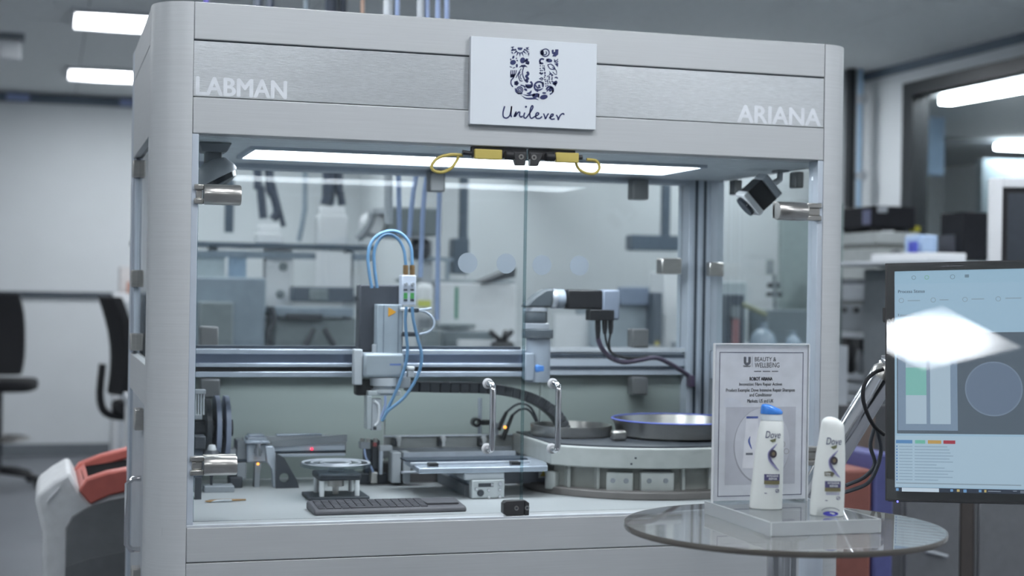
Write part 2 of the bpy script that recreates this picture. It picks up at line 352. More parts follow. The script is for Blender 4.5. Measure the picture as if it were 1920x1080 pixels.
MB().prism(fr, 'Y', Y0b-.014, Y0b+.05).build('lid_rim', M_RED, t, bevel=.006)
def rz_(px, py): q = at(px, py, Y1b-.03); return (q.x, q.z)
rr_ = [rz_(131,890), rz_(148,868), rz_(190,852), rz_(244,838), (fl,rz_(244,838)[1]+.01), (fl,rz_(244,838)[1]-.05), rz_(244,858), rz_(190,872), rz_(150,890)]
MB().prism(rr_, 'Y', Y1b-.05, Y1b+.01).build('lid_rim', M_RED, t, bevel=.006)
fa, fb, ra, rb = bz(147,919), bz(166,896), rz_(131,890), rz_(158,866)
def q3(p_, y_, dz=0): return Vector((p_[0], y_, p_[1]+dz))
L4 = [q3(fa,Y0b+.04), q3(fb,Y0b+.04), q3(rb,Y1b-.04), q3(ra,Y1b-.04)]
MB().add(L4+[v-Vector((0,0,.05)) for v in L4], [(0,1,2,3),(4,5,6,7),(0,1,5,4),(1,2,6,5),(2,3,7,6),(3,0,4,7)]).build('lid_front', M_RED, t, bevel=.004)
O4 = [q3(bz(158,904),Y0b+.045), Vector((fl,Y0b+.045,ztop-.008)), Vector((fl,Y1b-.04,rz_(244,846)[1])), q3(rz_(150,874),Y1b-.04)]
MB().add(O4+[v-Vector((0,0,.03)) for v in O4], [(0,1,2,3),(4,5,6,7),(0,1,5,4),(1,2,6,5),(2,3,7,6),(3,0,4,7)]).build('lid_opening', mat('dark_hole',(22,22,24),.95,0,.1,10,(1,1,1),0,.05), t)
p = bz(96,928); MB().prism([(p[0]-.012,p[1]-.02),(p[0]+.016,p[1]+.008),(p[0]+.022,p[1]+.022),(p[0]-.006,p[1]-.006)], 'Y', Y0b-.008, Y0b).build('paper_label', M_WHITE, t)
# white cabinet with papers between bin and enclosure
t = thing('white_cabinet', 'white cabinet with a paper stack behind the chair beside the enclosure', 'cabinet', (.66,10.4,0))
p0, p1 = at(216,560,10.2), at(252,560,10.2)
MB().box(p0.x,p0.x+.9,10.2,10.7,0,at(230,550,10.2).z).build('body', M_WHITE, t, bevel=.01)
MB().box(p0.x+.03,p0.x+.87,10.185,10.2,.1,at(230,560,10.2).z-.02).build('door', M_LGREY, t, bevel=.004)
q = at(240,500,10.3); tag(MB().box(q.x-.05,q.x+.25,10.3,10.5,at(230,550,10.2).z,q.z).build('carton', mat('carton_white',(206,204,204),.7), None, bevel=.004), 'off white carton on top of the white cabinet', 'box')
q = at(247,540,10.25); tag(MB().box(q.x-.03,q.x+.02,10.22,10.28,at(230,550,10.2).z,q.z+.04).build('tube', mat('pink_tube',(190,140,125),.6), None, bevel=.01), 'small pinkish tube in front of the carton on the cabinet', 'tube')
# ================================================================== enclosure of the robot cell
YF, XL, XR, XO0, XO1, YB = 3.4, .2969, 1.822, .2119, 1.907, 4.25
ZT, Z1, Z2, ZW, ZS, Z3 = 2.016, 1.9332, 1.8103, 1.7298, .8755, .7965
E = thing('robot_enclosure', 'large aluminium and glass robot cell enclosure in the middle', 'enclosure', ((XO0+XO1)/2, 3.8, 0))
def part(name, B, m, bevel=.0015, **k): return B.build(name, m, E, bevel=bevel, **k)
def post(side):
    c = XL if side < 0 else XR; P = [(c, YF)]
    for k in range(15):
        a = math.pi/2*k/14; P.append((c+side*.085*math.sin(a), YF+.085-.085*math.cos(a)))
    P += [(c+side*.085, YF+.12), (c+side*.06, YF+.12), (c+side*.06, YF+.045), (c, YF+.045)]
    return MB().prism(P, 'Z', 0, ZT)
part('corner_post', post(-1), M_ALU, 0); part('corner_post', post(1), M_ALU, 0)
part('corner_post', MB().box(XO0,XL,4.16,YB,0,ZT), M_PROF)
bp = part('corner_post', MB().box(1.797,XO1,4.165,YB,0,ZT), M_PROF)
for x in (1.815, 1.842): MB().box(x,x+.009,4.1645,4.17,ZS,ZW).build('slot', M_PROFD, bp, smooth=False)
for x in (1.803, 1.83, 1.862): MB().box(x,x+.004,4.161,4.166,ZS,ZW).build('rib', M_PROF, bp, smooth=False)
for z0, z1, n in ((Z1+.0012, ZT, 'top_beam'), (ZW, Z2-.0008, 'lower_beam'), (Z3+.0008, ZS-.002, 'sill_beam')):
    part(n, MB().box(XL+.0006, XR-.0006, YF, YF+.05, z0, z1), M_ALUH, .0025)
part('fascia_panel', MB().box(XL+.0006, XR-.0006, YF+.003, YF+.04, Z2+.0008, Z1-.0012), M_BRUSH, .0008)
part('fascia_backing', MB().box(XL, XR, YF+.006, YF+.04, Z1-.004, Z1+.004), M_PROFD, 0)
part('base_panel', MB().box(XL+.0006, XR-.0006, YF+.0005, YF+.03, .06, Z3-.0008), M_ALUH, .0012)
part('plinth', MB().box(XO0+.03, XO1-.03, YF+.05, YB-.03, 0, .06), M_DARK, 0)
part('sill_edge', MB().box(XL, XR, YF+.001, YF+.016, ZS-.003, ZS+.003), mat('bright_edge',(214,220,226),.35,.3), .001)
part('window_jamb', MB().box(XL, XL+.0145, YF+.002, YF+.05, ZS, ZW), M_PROF, .001)
part('window_jamb', MB().box(XR-.0145, XR, YF+.002, YF+.05, ZS, ZW), M_PROF, .001)
part('work_deck', MB().box(XL-.05, XR+.05, YF+.016, 4.24, ZS-.02, ZS), M_DECK, 0)
part('inner_roof', MB().box(XO0+.02, XO1-.02, YF+.045, 4.165, ZW, ZW+.02), mat('roof_lining',(228,236,240),.45,0), 0)
part('roof_edge_beam', MB().box(XL,1.8,4.165,YB,ZW-.012,ZT), M_PROF, 0)
part('light_block_cover', MB().box(XO0+.01, XO1-.01, YF+.05, YB, ZT-.02, ZT-.006), M_ALUH, 0)  # unseen cover added to block light from above the cell
lp = part('light_panel', MB().box(.467,1.61,3.66,3.925,ZW-.006,ZW+.002), emit('cell_light',(236,244,252), 13), 0)
MB().box(.455,1.622,3.648,3.66,ZW-.008,ZW).box(.455,1.622,3.925,3.937,ZW-.008,ZW).box(.455,.467,3.66,3.925,ZW-.008,ZW).box(1.61,1.622,3.66,3.925,ZW-.008,ZW).build('light_frame', M_PROF, lp, smooth=False)
# left flank
part('side_fascia', MB().box(XO0, XO0+.02, YF+.121, YB-.09, Z1+.001, ZT-.002), M_ALU)
part('side_fascia', MB().box(XO0, XO0+.02, YF+.121, YB-.09, ZW, Z1-.001), M_ALU)
sa, sb = atX(275,687,XO0).z, atX(275,766,XO0).z
part('side_beam', MB().box(XO0, XO0+.03, YF+.121, YB-.09, sb, sa), M_ALU)
sd = part('side_door', MB().box(XO0+.012, XO0+.02, YF+.125, YB-.095, sa+.004, ZW-.004), M_GLASSB, 0)
for z in (ZW-.03, (sa+ZW)/2-.06, sa+.03):
    MB().box(XO0-.004,XO0+.03,YB-.16,YB-.11,z-.022,z+.022).build('hinge', M_STEEL, sd, bevel=.003)
for ya, yb in ((YF+.122,YF+.15),(YB-.12,YB-.09)): MB().box(XO0+.004,XO0+.016,ya,yb,sa,ZW).build('door_edge', M_PROF, sd, bevel=.002)
ld = part('lower_side_door', MB().box(XO0+.008, XO0+.02, YF+.124, YB-.094, .08, sb-.004), M_LGREY)
yh = 3.73; za, zb = at(262,897,yh).z, at(262,1030,yh).z
MB().tube([(XO0+.01,yh,za),(XO0-.012,yh,za),(XO0-.023,yh,za-.012),(XO0-.023,yh,zb+.012),(XO0-.012,yh,zb),(XO0+.01,yh,zb)], .007, 10).build('pull_handle', M_CHROME, ld)
MB().box(XO0-.012,XO0+.012,yh-.05,yh,sb-.07,sb-.02).build('latch', M_STEEL, ld, bevel=.003)
MB().box(XO0-.012,XO0+.012,yh-.03,yh+.02,zb-.12,zb-.04).build('lock', M_STEEL, ld, bevel=.003)
# right flank
part('side_fascia', MB().box(XO1-.02, XO1, YF+.121, YB-.09, ZW, ZT-.002), M_ALU)
part('side_beam', MB().box(1.868, XO1, YF+.121, YB-.09, 1.150, 1.232), M_PROF)
part('side_window', MB().box(1.885, 1.893, YF+.121, YB-.09, 1.236, ZW-.002), M_GLASSB, 0)
part('lower_side_panel', MB().box(1.885, 1.9, YF+.121, YB-.09, ZS, 1.148), mat('tinted_panel',(88,84,84),.4), 0)
part('base_side_panel', MB().box(1.885, 1.9, YF+.121, YB-.09, .06, ZS-.002), M_LGREY, 0)
# back
rr = part('rear_rail', MB().box(XL, 1.797, 4.19, YB, 1.158, 1.236), M_PROF)
for z in (1.180, 1.214): MB().box(XL, 1.797, 4.187, 4.192, z-.0045, z+.0045).build('slot', M_PROFD, rr, smooth=False)
MB().box(XL, 1.797, 4.183, 4.192, 1.226, 1.238).build('bright_lip', mat('bright_edge',(214,220,226),.35,.3), rr, smooth=False)
part('rear_window', MB().box(XL, 1.06, 4.216, 4.222, 1.238, ZW), M_GLASSB, 0)
part('rear_window', MB().box(1.064, 1.797, 4.216, 4.222, 1.238, ZW), M_GLASSB, 0)
M_RP = mat('rear_panel_white',(160,171,167),.5,0,.03,4)
for x0, x1 in ((XL,.905),(.909,1.36),(1.364,1.797)): part('rear_panel', MB().box(x0,x1,4.215,4.23,ZS,1.157), M_RP, .001)
M_GUS = mat('clamp_plate',(118,120,122),.4,.4)
for x0,y0,x1,y1,Y in ((1187,336,1217,374,4.12),(806,322,835,359,4.12),(1186,617,1217,652,4.18),(1186,707,1215,741,4.16),(376,612,410,650,4.18),(377,711,413,746,4.16),(1241,484,1279,514,4.14)):
    p0, p1 = at(x0,(y0+y1)/2,Y), at(x1,(y0+y1)/2,Y); za, zb = at((x0+x1)/2,y0,Y).z, at((x0+x1)/2,y1,Y).z
    o = part('glass_clamp', MB().box(p0.x,p1.x,Y,Y+.045,zb,za), M_GUS if y0 != 484 else M_STEEL, .004)
for x0,y0,x1,y1 in ((1367,334,1390,368),(1481,318,1504,356)):
    q = atX(x0+10,(y0+y1)/2,1.87); z1, z0 = q.z+.02, q.z-.022
    part('glass_clamp', MB().box(1.862,1.886,q.y-.02,q.y+.02,z0,z1), M_GUS, .004)
q = atX(1338,505,1.868); part('glass_clamp', MB().box(1.84,1.886,q.y-.035,q.y-.005,q.z-.02,q.z+.02), M_STEEL, .004)
# front doors
def px_x(px, py, Y): return at(px, py, Y).x
XM = at(982, 620, 3.428).x; YG = 3.424
doors = []
for x0, x1 in ((XL+.0165, XM-.002), (XM+.002, XR-.0165)):
    doors.append(part('glass_door', MB().box(x0, x1, YG, YG+.008, ZS+.007, ZW-.004), M_GLASS, 0))
M_EDGE = glass('glass_edge', (.72,.82,.84), 1.3)
for d, x in ((doors[0], XM-.0026), (doors[1], XM+.0014)):
    MB().box(x, x+.0012, YG-.0005, YG+.0085, ZS+.007, ZW-.004).build('pane_edge', M_EDGE, d, smooth=False)
MB().box(XL+.0158, XL+.0175, YG-.0005, YG+.0085, ZS+.007, ZW-.004).build('pane_edge', M_EDGE, doors[0], smooth=False)
for k, (px, py) in enumerate(((877,493),(949,494),(1016,497),(1086,498))):
    p = at(px, py, YG+.009); MB().cyl((p.x,YG+.0084,p.z),(p.x,YG+.0090,p.z),.0235,32).build('frosted_dot', M_FROST, doors[k//2])
def hinge(d, px0, px1, py0, py1, jamb):
    a, b = at(px0,(py0+py1)/2,3.385), at(px1,(py0+py1)/2,3.385); zc = (at((px0+px1)/2,py0,3.385).z+at((px0+px1)/2,py1,3.385).z)/2; r = abs(at(px0,py0,3.385).z-at(px0,py1,3.385).z)/2
    h = MB().lathe([(.0001,a.x),(r*.94,a.x),(r,a.x+.003),(r,b.x-.003),(r*.94,b.x),(.0001,b.x)], (0,3.402,zc), 28, 'X').build('hinge', M_STEEL, d)
    x0, x1 = (jamb, a.x) if jamb < a.x else (b.x, jamb)
    MB().box(x0,x1,3.394,3.42,zc+r*.42,zc+r*.95).box(x0,x1,3.394,3.42,zc-r*.95,zc-r*.42).box(x0+.004,x1-.003,3.399,3.414,zc-r*.40,zc+r*.40).build('hinge_bracket', M_STEEL, d, bevel=.002)
    MB().box(a.x,b.x,3.412,YG,zc-r*.8,zc+r*1.02).build('clamp_back', M_STEEL, d, bevel=.001)
hinge(doors[0], 383, 453, 345, 384, XL+.006); hinge(doors[0], 383, 445, 855, 893, XL+.006)
hinge(doors[1], 1462, 1516, 378, 413, XR-.006); hinge(doors[1], 1440, 1496, 838, 876, XR-.006)
for d, pt, pb_ in ((doors[0], (913,719), (914,841)), (doors[1], (1034,719), (1036,841))):
    a, b = at(*pt,YG), at(*pb_,YG); y1 = YG-.045
    x = (a.x+b.x)/2
    h = MB().tube([(x,YG-.004,a.z),(x,y1+.012,a.z),(x,y1+.003,a.z-.004),(x,y1,a.z-.012),(x,y1,b.z+.012),(x,y1+.003,b.z+.004),(x,y1+.012,b.z),(x,YG-.004,b.z)], .0072, 12).build('door_handle', M_CHROME, d)
    for q in (a, b): MB().lathe([(.0001,-.006),(.009,-.006),(.0125,-.003),(.0125,0),(.0001,0)], (x,YG,q.z), 20, 'Y').build('handle_washer', M_WHITE, d)
# bottom latch blocks and top interlock switches
M_LAT = mat('latch_black',(52,52,54),.45)
for d, x0, x1, s in ((doors[0], at(942,952,3.41).x, XM-.0008, -1), (doors[1], XM+.0008, at(990,952,3.41).x, 1)):
    z0, z1 = ZS+.004, at(965,938,3.41).z
    l = MB().prism([(x0+(.008 if s<0 else 0),z0),(x1,z0),(x1,z1-(.006 if s>0 else 0)),(x1-(.008 if s>0 else 0),z1),(x0+(.006 if s<0 else 0),z1),(x0,z1-.006),(x0,z0+.006)], 'Y', 3.400, YG-.0003).build('latch_block', M_LAT, d, bevel=.0015)
    xc = x0+(x1-x0)*(.62 if s < 0 else .5); zc = (z0+z1)/2
    MB().lathe([(.0028,-.0012),(.0055,-.0012),(.0055,0),(.0028,0)], (xc,3.400,zc), 20, 'Y', ring=True).build('screw_ring', M_STEEL, d)
    MB().cyl((xc,3.3992,zc),(xc,3.401,zc),.0027,14).build('screw_head', M_DARK, d)
M_OVAL = mat('rubber_black',(26,27,30),.55)
for d, s in ((doors[0], -1), (doors[1], 1)):
    Ys = 3.43
    def X(px): return at(px,292,Ys).x
    if s < 0: bx0, bx1, yx0, yx1, ox0, ox1, sx_ = X(880), X(983), X(884), X(935), X(931), X(964), X(971)
    else: bx0, bx1, yx0, yx1, ox0, ox1, sx_ = X(987), X(1074), X(1035), X(1078), X(1006), X(1040), X(995)
    zt, zm, zb = at(950,272,Ys).z, at(940,288,Ys).z, at(940,307,Ys).z
    k = MB().box(bx0,bx1,YG-.014,YG-.001,zm-.012,ZW-.001).build('interlock_switch', M_LAT, d, bevel=.001)
    q = .022; MB().prism([(sx_-q*(1.15 if s>0 else .9),zm+.002),(sx_+q*(1.15 if s<0 else .9)*.5,zm+.002),(sx_+q*.5,zb-.004),(sx_-q*.5,zb-.004)] if s < 0 else [(sx_-q*.4,zm+.002),(sx_+q,zm+.002),(sx_+q*.5,zb-.004),(sx_-q*.4,zb-.004)], 'Y', YG-.02, YG-.001).build('actuator_plate', M_LAT, d, bevel=.001)
    MB().box(yx0,yx1,YG-.024,YG-.010,zm-.017,zm+.006).build('switch_body', M_YEL, d, bevel=.002)
    r = .0105; oc = zm-.006
    MB().tube([(ox0+r,YG-.026,oc),(ox1-r,YG-.026,oc)], r, 16).build('rubber_cover', M_OVAL, d, bevel=.003)
    MB().lathe([(.003,-.001),(.0062,-.001),(.0062,0),(.003,0)], (sx_,YG-.0205,zm-.008), 20, 'Y', ring=True).build('screw_ring', M_STEEL, d)
    cx = X(862) if s < 0 else X(1085); cz = zm-.003
    MB().cyl((cx-s*-.0,YG-.018,cz),(cx-s*.022,YG-.018,cz-.002),.0055,12).build('cable_plug', M_BLACK, d)
    if s < 0: loop = [(868,291),(845,290),(822,296),(810,309),(812,319),(828,323),(845,316),(856,302),(860,293)]
    else: loop = [(1090,296),(1080,300),(1084,315),(1098,324),(1115,325),(1124,315),(1118,302),(1100,299)]
    MB().tube([at(a,b,Ys-.012) for a, b in loop], .0038, 8, 4).build('yellow_cable', M_YEL, d)
# lettering on the fascia
M_LET = mat('white_vinyl',(224,228,233),.5)
a = at(368,181,YF+.003); wd = at(537,181,YF).x-a.x
o = text('lettering_labman','LABMAN', front((a.x,YF+.003,at(440,180,YF).z)), wd, .0385, M_LET, E, .045)
a = at(1383,236,YF+.003); b = at(1539,236,YF)
o = text('lettering_ariana','ARIANA', front((a.x,YF+.003,b.z)), b.x-a.x, .041, M_LET, E, .045)
# ------------------------------------------------------------------ plaque with emblem
p0, p1 = at(882,150,3.386), at(1118.5,160,3.386)
zt, zb = at(1000,75,3.386).z, at(1000,238,3.386).z
PQ = thing('sign_plaque', 'white plaque with a dark blue U emblem fixed on the enclosure fascia', 'sign', ((p0.x+p1.x)/2,3.392,zb))
MB().box(p0.x,p1.x,3.386,3.3998,zb,zt).build('board', mat('plaque_white',(214,220,226),.45,0,.006,4), PQ, bevel=.001)
PW, PH = p1.x-p0.x, zt-zb
def U2(x, y):   # emblem sketch units -> plaque plane
    u = (x-118)/(1338-118); yl = 85+(160-85)*u; yb = 938+(992-938)*u
    return (u*PW, PH*(1-(y-yl)/(yb-yl)))
class Emb(Flat):
    def poly(s, pts): return Flat.poly(s, [U2(*p) for p in pts])
    def stroke(s, pts, wd, smooth=5, taper=False, close=False): return Flat.stroke(s, pts, wd*1.35, smooth, taper)
    def ell(s, cx, cy, rx, ry=None, rot=0, n=16): return Flat.ell(s, cx, cy, rx*1.14, (ry or rx)*1.14, rot, n)
G = Emb(front((p0.x,3.386,zb)), .0006)
def tri(cx, cy, a, r0, r1, wd):
    c, d = math.cos(math.radians(a)), math.sin(math.radians(a)); G.poly([(cx+c*r0-d*wd, cy+d*r0+c*wd), (cx+c*r1, cy+d*r1), (cx+c*r0+d*wd, cy+d*r0-c*wd)])
for a in range(15, 170, 25): tri(585,205,a,38,88,9)
G.poly([(560,205),(568,190),(577,200),(585,190),(594,200),(604,190),(610,206),(598,220),(572,220)])
for pts in (((495,190),(530,185),(515,205),(535,215),(505,235),(500,220),(512,205)),((640,195),(675,190),(660,205),(678,215),(650,215)),((500,240),(520,240),(512,262)),((660,250),(675,245),(670,285)),((640,225),(675,240),(655,245))): G.poly(pts)
G.ell(522,290,9,15,20).ell(520,340,25,21,-20).ell(557,372,9,16).ell(560,322,9,5,40).ell(500,385,12,4,20).ell(530,392,12,4,-20).ell(552,300,6,6).ell(498,312,6,9)
G.ell(612,320,22,26,10).ell(655,335,14,20,-20).poly([(622,335),(645,300),(670,305),(650,330)]); G.stroke([(640,345),(668,355),(672,330)],9)
for a in (200,230,265,300,335): G.stroke([(620,388),(620+22*math.cos(math.radians(a)),384+20*math.sin(math.radians(a))),(620+42*math.cos(math.radians(a)),396+22*math.sin(math.radians(a)))],9,4,True)
G.stroke([(622,390),(612,430),(618,470),(640,520)],8).stroke([(600,400),(575,440),(550,490)],6,5).stroke([(590,430),(575,470),(590,515),(615,520)],7).stroke([(600,450),(590,480),(605,505)],6)
for k in range(4): G.stroke([(500+10*k,480),(500+16*k,445),(503+17*k,415)],7,4)
G.poly([(497,455),(530,452),(525,485),(497,488)]); G.stroke([(540,450),(525,490),(505,515),(505,550),(522,578)],9)
for a in range(0,360,72): G.ell(555+13*math.cos(math.radians(a)),541+13*math.sin(math.radians(a)),10)
G.ell(555,541,8)
G.stroke([(655,430),(670,452),(648,475),(668,498),(645,515),(668,530)],17,3).stroke([(690,525),(705,545),(700,575),(670,583),(645,565)],14)
G.poly([(638,553),(706,553),(698,574),(678,584),(655,578)])
sp = [(585+r*math.cos(a)*1.0,605+r*math.sin(a)) for r, a in ((3+34*k/40, .3+k*.36) for k in range(41))]; G.stroke(sp,8,0)
G.stroke([(545,590),(555,625),(580,642),(615,640)],9).ell(645,604,15,10,30).stroke([(595,560),(625,568),(640,585)],9)
G.stroke([(655,640),(685,638),(702,612)],17,5,True).stroke([(610,662),(650,688),(700,690),(740,690),(772,704)],13,5,True).stroke([(620,650),(660,660),(700,655),(730,640)],10,5,True)
G.ell(745,660,32,19,-15).poly([(765,655),(780,640),(778,688),(762,672)]); G.ell(822,675,34,20,-12).ell(825,636,18,8).poly([(700,660),(735,640),(738,668)])
G.ring(775,573,46,13,100,330).stroke([(745,595),(775,608),(815,590)],12,5,True).ell(812,555,9,24).ell(775,565,9,10).stroke([(740,560),(760,585),(790,580)],9)
G.ring(880,605,32,13,180,400).ell(888,600,14,22,30).stroke([(850,620),(868,600),(890,580)],9).stroke([(880,650),(905,630),(912,605)],9)
G.ell(920,540,14,15).ell(938,533,13,16).poly([(908,545),(950,540),(935,572)])
G.ring(832,245,36,8).ring(826,248,17,7,-60,230)
for a in range(100,270,24): tri(808,243,a,18,38,6)
G.ell(800,245,14,22).poly([(890,222),(905,212),(915,225),(908,240),(925,235),(925,212),(958,212),(956,262),(930,284),(895,280),(912,262),(895,255)])
G.ring(800,327,22,13,60,320).ell(868,320,28,16,8).poly([(840,305),(860,305),(855,325)]).stroke([(915,310),(935,325),(955,305)],7).stroke([(915,325),(938,340),(957,325)],7).poly([(922,352),(958,342),(955,385)])
G.stroke([(855,362),(885,355),(910,372),(925,400),(890,405),(868,388),(855,362)],7).stroke([(900,385),(935,410),(945,445)],6).stroke([(870,425),(890,450),(915,465)],8,5,True).stroke([(905,430),(930,455),(948,450)],6).stroke([(925,490),(940,482),(955,495)],9).ell(782,345,9,12)
rnd = random.Random(3)
for y in range(372,450,22):
    for x in range(786,846,20): G.ell(x+rnd.uniform(-5,5),y+rnd.uniform(-4,4),rnd.uniform(4.5,7.5),None,0,8)
for y in range(450,575,19):
    for x in range(785 if y<520 else 835,912 if y<560 else 870,22):
        if rnd.random() < .85: G.ell(x+rnd.uniform(-6,6),y+rnd.uniform(-5,5),rnd.uniform(5,9),rnd.uniform(4,7),rnd.uniform(0,90),8)
G.stroke([(775,440),(800,455)],10,3).stroke([(775,500),(800,490),(815,505)],8)
G.build('printed_emblem', M_NAVY, PQ)
G = Emb(front((p0.x,3.386,zb)), .0006)
for pts in ([(447,765),(432,825),(437,868),(465,880),(495,858),(508,810),(513,765),(507,840),(513,872)],[(537,868),(557,818),(548,866),(575,826),(592,824),(590,852),(604,870),(620,858)],[(640,826),(631,862),(645,882),(668,862)],[(664,866),(700,812),(719,772),(708,760),(693,800),(690,858),(706,882),(732,868)],[(730,868),(770,846),(773,830),(756,830),(745,855),(754,880),(786,882),(808,862)],[(822,834),(834,862),(842,886),(858,852),(872,834)],[(876,876),(910,858),(916,842),(899,843),(887,870),(900,890),(932,886)],[(946,848),(960,870),(966,896),(976,868),(992,844),(1014,834),(1022,848)]): G.stroke(pts, 10, 5)
G.ell(651,770,9); G.build('printed_name', M_NAVY, PQ)
# ================================================================== machinery inside the cell
def V(px, py, Y): return at(px, py, Y)
def pcyl(B, a, b, Y, r, n=16): return B.cyl(at(*a,Y), at(*b,Y), r, n)
# ---- inspection cameras under the roof
t = thing('inspection_camera', 'grey dome camera under the cell roof at its left front corner', 'camera', at(405,345,3.62))
a = at(400,262,3.62); MB().prism([(a.x-.035,ZW),(a.x+.04,ZW),(a.x+.028,ZW-.022),(a.x-.028,ZW-.022)], 'Y', 3.585, 3.655).build('mount', M_GREY, t, bevel=.003)
b = at(402,312,3.62); MB().box(a.x-.019,a.x+.019,3.60,3.64,b.z,ZW-.02).build('neck', M_GREY, t, bevel=.004)
cx = at(404,322,3.62); M = Matrix.Translation((cx.x,3.62,cx.z))@Matrix.Rotation(math.radians(-28),4,'Y')
MB(M).lathe([(.0001,.03),(.02,.028),(.035,.02),(.046,.0),(.048,-.012),(.046,-.016),(.0001,-.016)],(0,0,0),28).build('dome', M_LGREY, t)
MB(M).lathe([(.0001,-.0162),(.043,-.0162),(.040,-.028),(.02,-.037),(.0001,-.038)],(0,0,0),28).build('lens_cover', mat('smoked_lens',(34,40,48),.15), t)
t = thing('inspection_camera', 'square tilted camera with black and grey bands hanging right of the doors', 'camera', at(1421,405,3.72))
c = at(1421,366,3.72); M = frame(c, (-.72,.15,-.68), (-.68,0,.73))
def rod(x0, x1, h, name, m, bev=.004): MB(M).box(x0,x1,-h,h,-h,h).build(name, m, t, bevel=bev)
rod(-.048,-.026,.034,'rear_housing',M_LGREY); rod(-.026,.022,.0335,'body',M_BLACK,.002); rod(.022,.040,.036,'front_ring',M_WHITE)
MB(M).box(-.004,.022,-.02,-.010,.0335,.036).build('light_mark', M_WHITE, t, bevel=.001)
MB(M).cyl((.040,0,0),(.050,0,0),.029,20).build('lens', mat('smoked_lens',(34,40,48),.15), t)
e = at(1463,322,3.72); f_ = M@Vector((-.048,0,0)); MB().tube([f_, at(1452,344,3.72), at(1462,336,3.72), (e.x,3.72,e.z)], .0085, 10).build('arm', M_LGREY, t)
MB().box(e.x-.017,e.x+.017,3.70,3.74,e.z-.002,ZW).build('mount', M_LGREY, t, bevel=.003)
# ---- linear axis across the cell
t = thing('linear_axis', 'long horizontal aluminium linear axis across the left half of the cell', 'linear axis', (.77,3.97,1.168))
YA = 3.95; xa, xb = XL+.004, at(988,680,YA).x
def ax(y0, y1, off, name, m, dep=.05):
    MB().box(xa,xb,YA+off,YA+off+dep,at(500,y1,YA).z,at(500,y0,YA).z).build(name, m, t, bevel=.0015)
ax(655,664,0,'top_rail',mat('axis_bright',(196,206,220),.25,.6)); ax(664,681,.008,'cover_band',mat('cover_band',(140,152,176),.22,.85,.05,5,(1,1,1)))
ax(681,688,0,'middle_rail',mat('axis_bright',(196,206,220),.25,.6)); ax(688,697,.012,'belt_slot',M_BLACK); ax(697,707,0,'bottom_rail',mat('axis_bright',(196,206,220),.25,.6))
MB().box(xa,xb,YA+.058,YA+.09,at(500,707,YA).z,at(500,650,YA).z).build('back_profile', M_PROFD, t, smooth=False)
# ---- gantry head
YH = 3.86
t = thing('gantry_head', 'vertical gantry head with grey actuator, valve block and blue air tubing', 'robot head', at(712,808,YH))
def hp(name, m, x0,y0,x1,y1, Y=YH, dep=.05, bev=.002, par=None): return MB().pb(x0,y0,x1,y1,Y,dep).build(name, m, par or t, bevel=bev)
hp('motor_housing', mat('motor_black',(66,70,78),.45), 674,534,756,660, YH+.045, .05, .004)
act = hp('actuator_body', mat('actuator_grey',(166,178,188),.4,.2), 707,571,754,672, YH, .042, .002)
for x in (718.5, 746): hp('groove', mat('groove_grey',(120,132,144),.5), x,572,x+1.6,671, YH-.0006, .002, 0, act)
q = at(728,578,YH); r_ = at(743,586,YH); MB().add([(q.x,YH-.001,at(728,576,YH).z),(r_.x,YH-.001,at(743,585,YH).z),(q.x,YH-.001,at(728,594,YH).z)],[(0,1,2)]).build('warning_sticker', mat('warning_orange',(222,160,48),.5), act, smooth=False)
hp('limit_stop', M_LGREY, 700,646,707,668, YH+.005, .02, .001)
hd = hp('head_casting', mat('cast_grey',(158,168,176),.42,.2), 682,662,758,708, YH-.012, .085, .008)
hp('brand_mark', mat('brand_blue',(100,125,185),.5), 731,682,752,685, YH-.0125, .001, 0, hd)
hp('side_bracket', M_LGREY, 664,655,680,722, YH-.002, .03, .003)
hp('gear_cover', M_BLACK, 668,712,708,742, YH+.02, .04, .006)
c0, c1 = at(722,708,YH+.01), at(721,736,YH+.01)
MB().lathe([(.0001,0),(.034,0),(.034,.008),(.028,.010),(.028,.016),(.036,.018),(.036,c0.z-c1.z),(.0001,c0.z-c1.z)],(c1.x,YH+.02,c1.z),28).build('rotary_collar', M_LGREY, t)
gb = hp('gripper_plate', mat('gripper_grey',(176,184,188),.4,.2), 690,733,752,742, YH-.005, .05, .002)
hp('gripper_bracket', mat('gripper_grey',(176,184,188),.4,.2), 688,742,697,805, YH-.005, .04, .002)
hp('gripper_jaw', M_LGREY, 697,748,716,807, YH, .03, .002); hp('gripper_bolt', M_DARK, 700,800,706,806, YH-.002, .01, .001)
MB().tube([at(a_,b_,YH-.002) for a_, b_ in ((702,752),(710,760),(710,788),(703,798))], .0035, 8, 3).build('gripper_link', M_WHITE, t)
hp('clamp_block', M_GREY, 735,707,770,728, YH-.004, .03, .003); hp('sensor_block', M_LGREY, 765,694,777,708, YH-.004, .02, .002)
hp('sensor_cap', M_WHITE, 765,687,778,694, YH-.006, .02, .003)
vb = hp('valve_block', mat('valve_white',(188,196,210),.4), 754,516,780,572, YH-.002, .04, .002)
for x in (759, 771.5):
    hp('gauge', M_DARK, x-2,542,x+5,545, YH-.003, .002, 0, vb); hp('green_display', mat('green_label',(70,150,80),.5), x-2,549,x+5,560, YH-.003, .002, 0, vb)
    hp('dark_label', M_DARK, x-2,561,x+5,565, YH-.003, .002, 0, vb)
    k_ = at(x+1.5,533,YH); MB().lathe([(.0001,-.008),(.0042,-.008),(.0046,0),(.0001,0)],(k_.x,YH-.002,k_.z),14,'Y').build('knob', M_GREY, vb)
    k0, k1 = at(x+1.5,516,YH+.01), at(x+1.5,497,YH+.01); MB().cyl(k0,k1,.0068,12).build('brass_fitting', mat('brass',(150,120,84),.35,.8), vb)
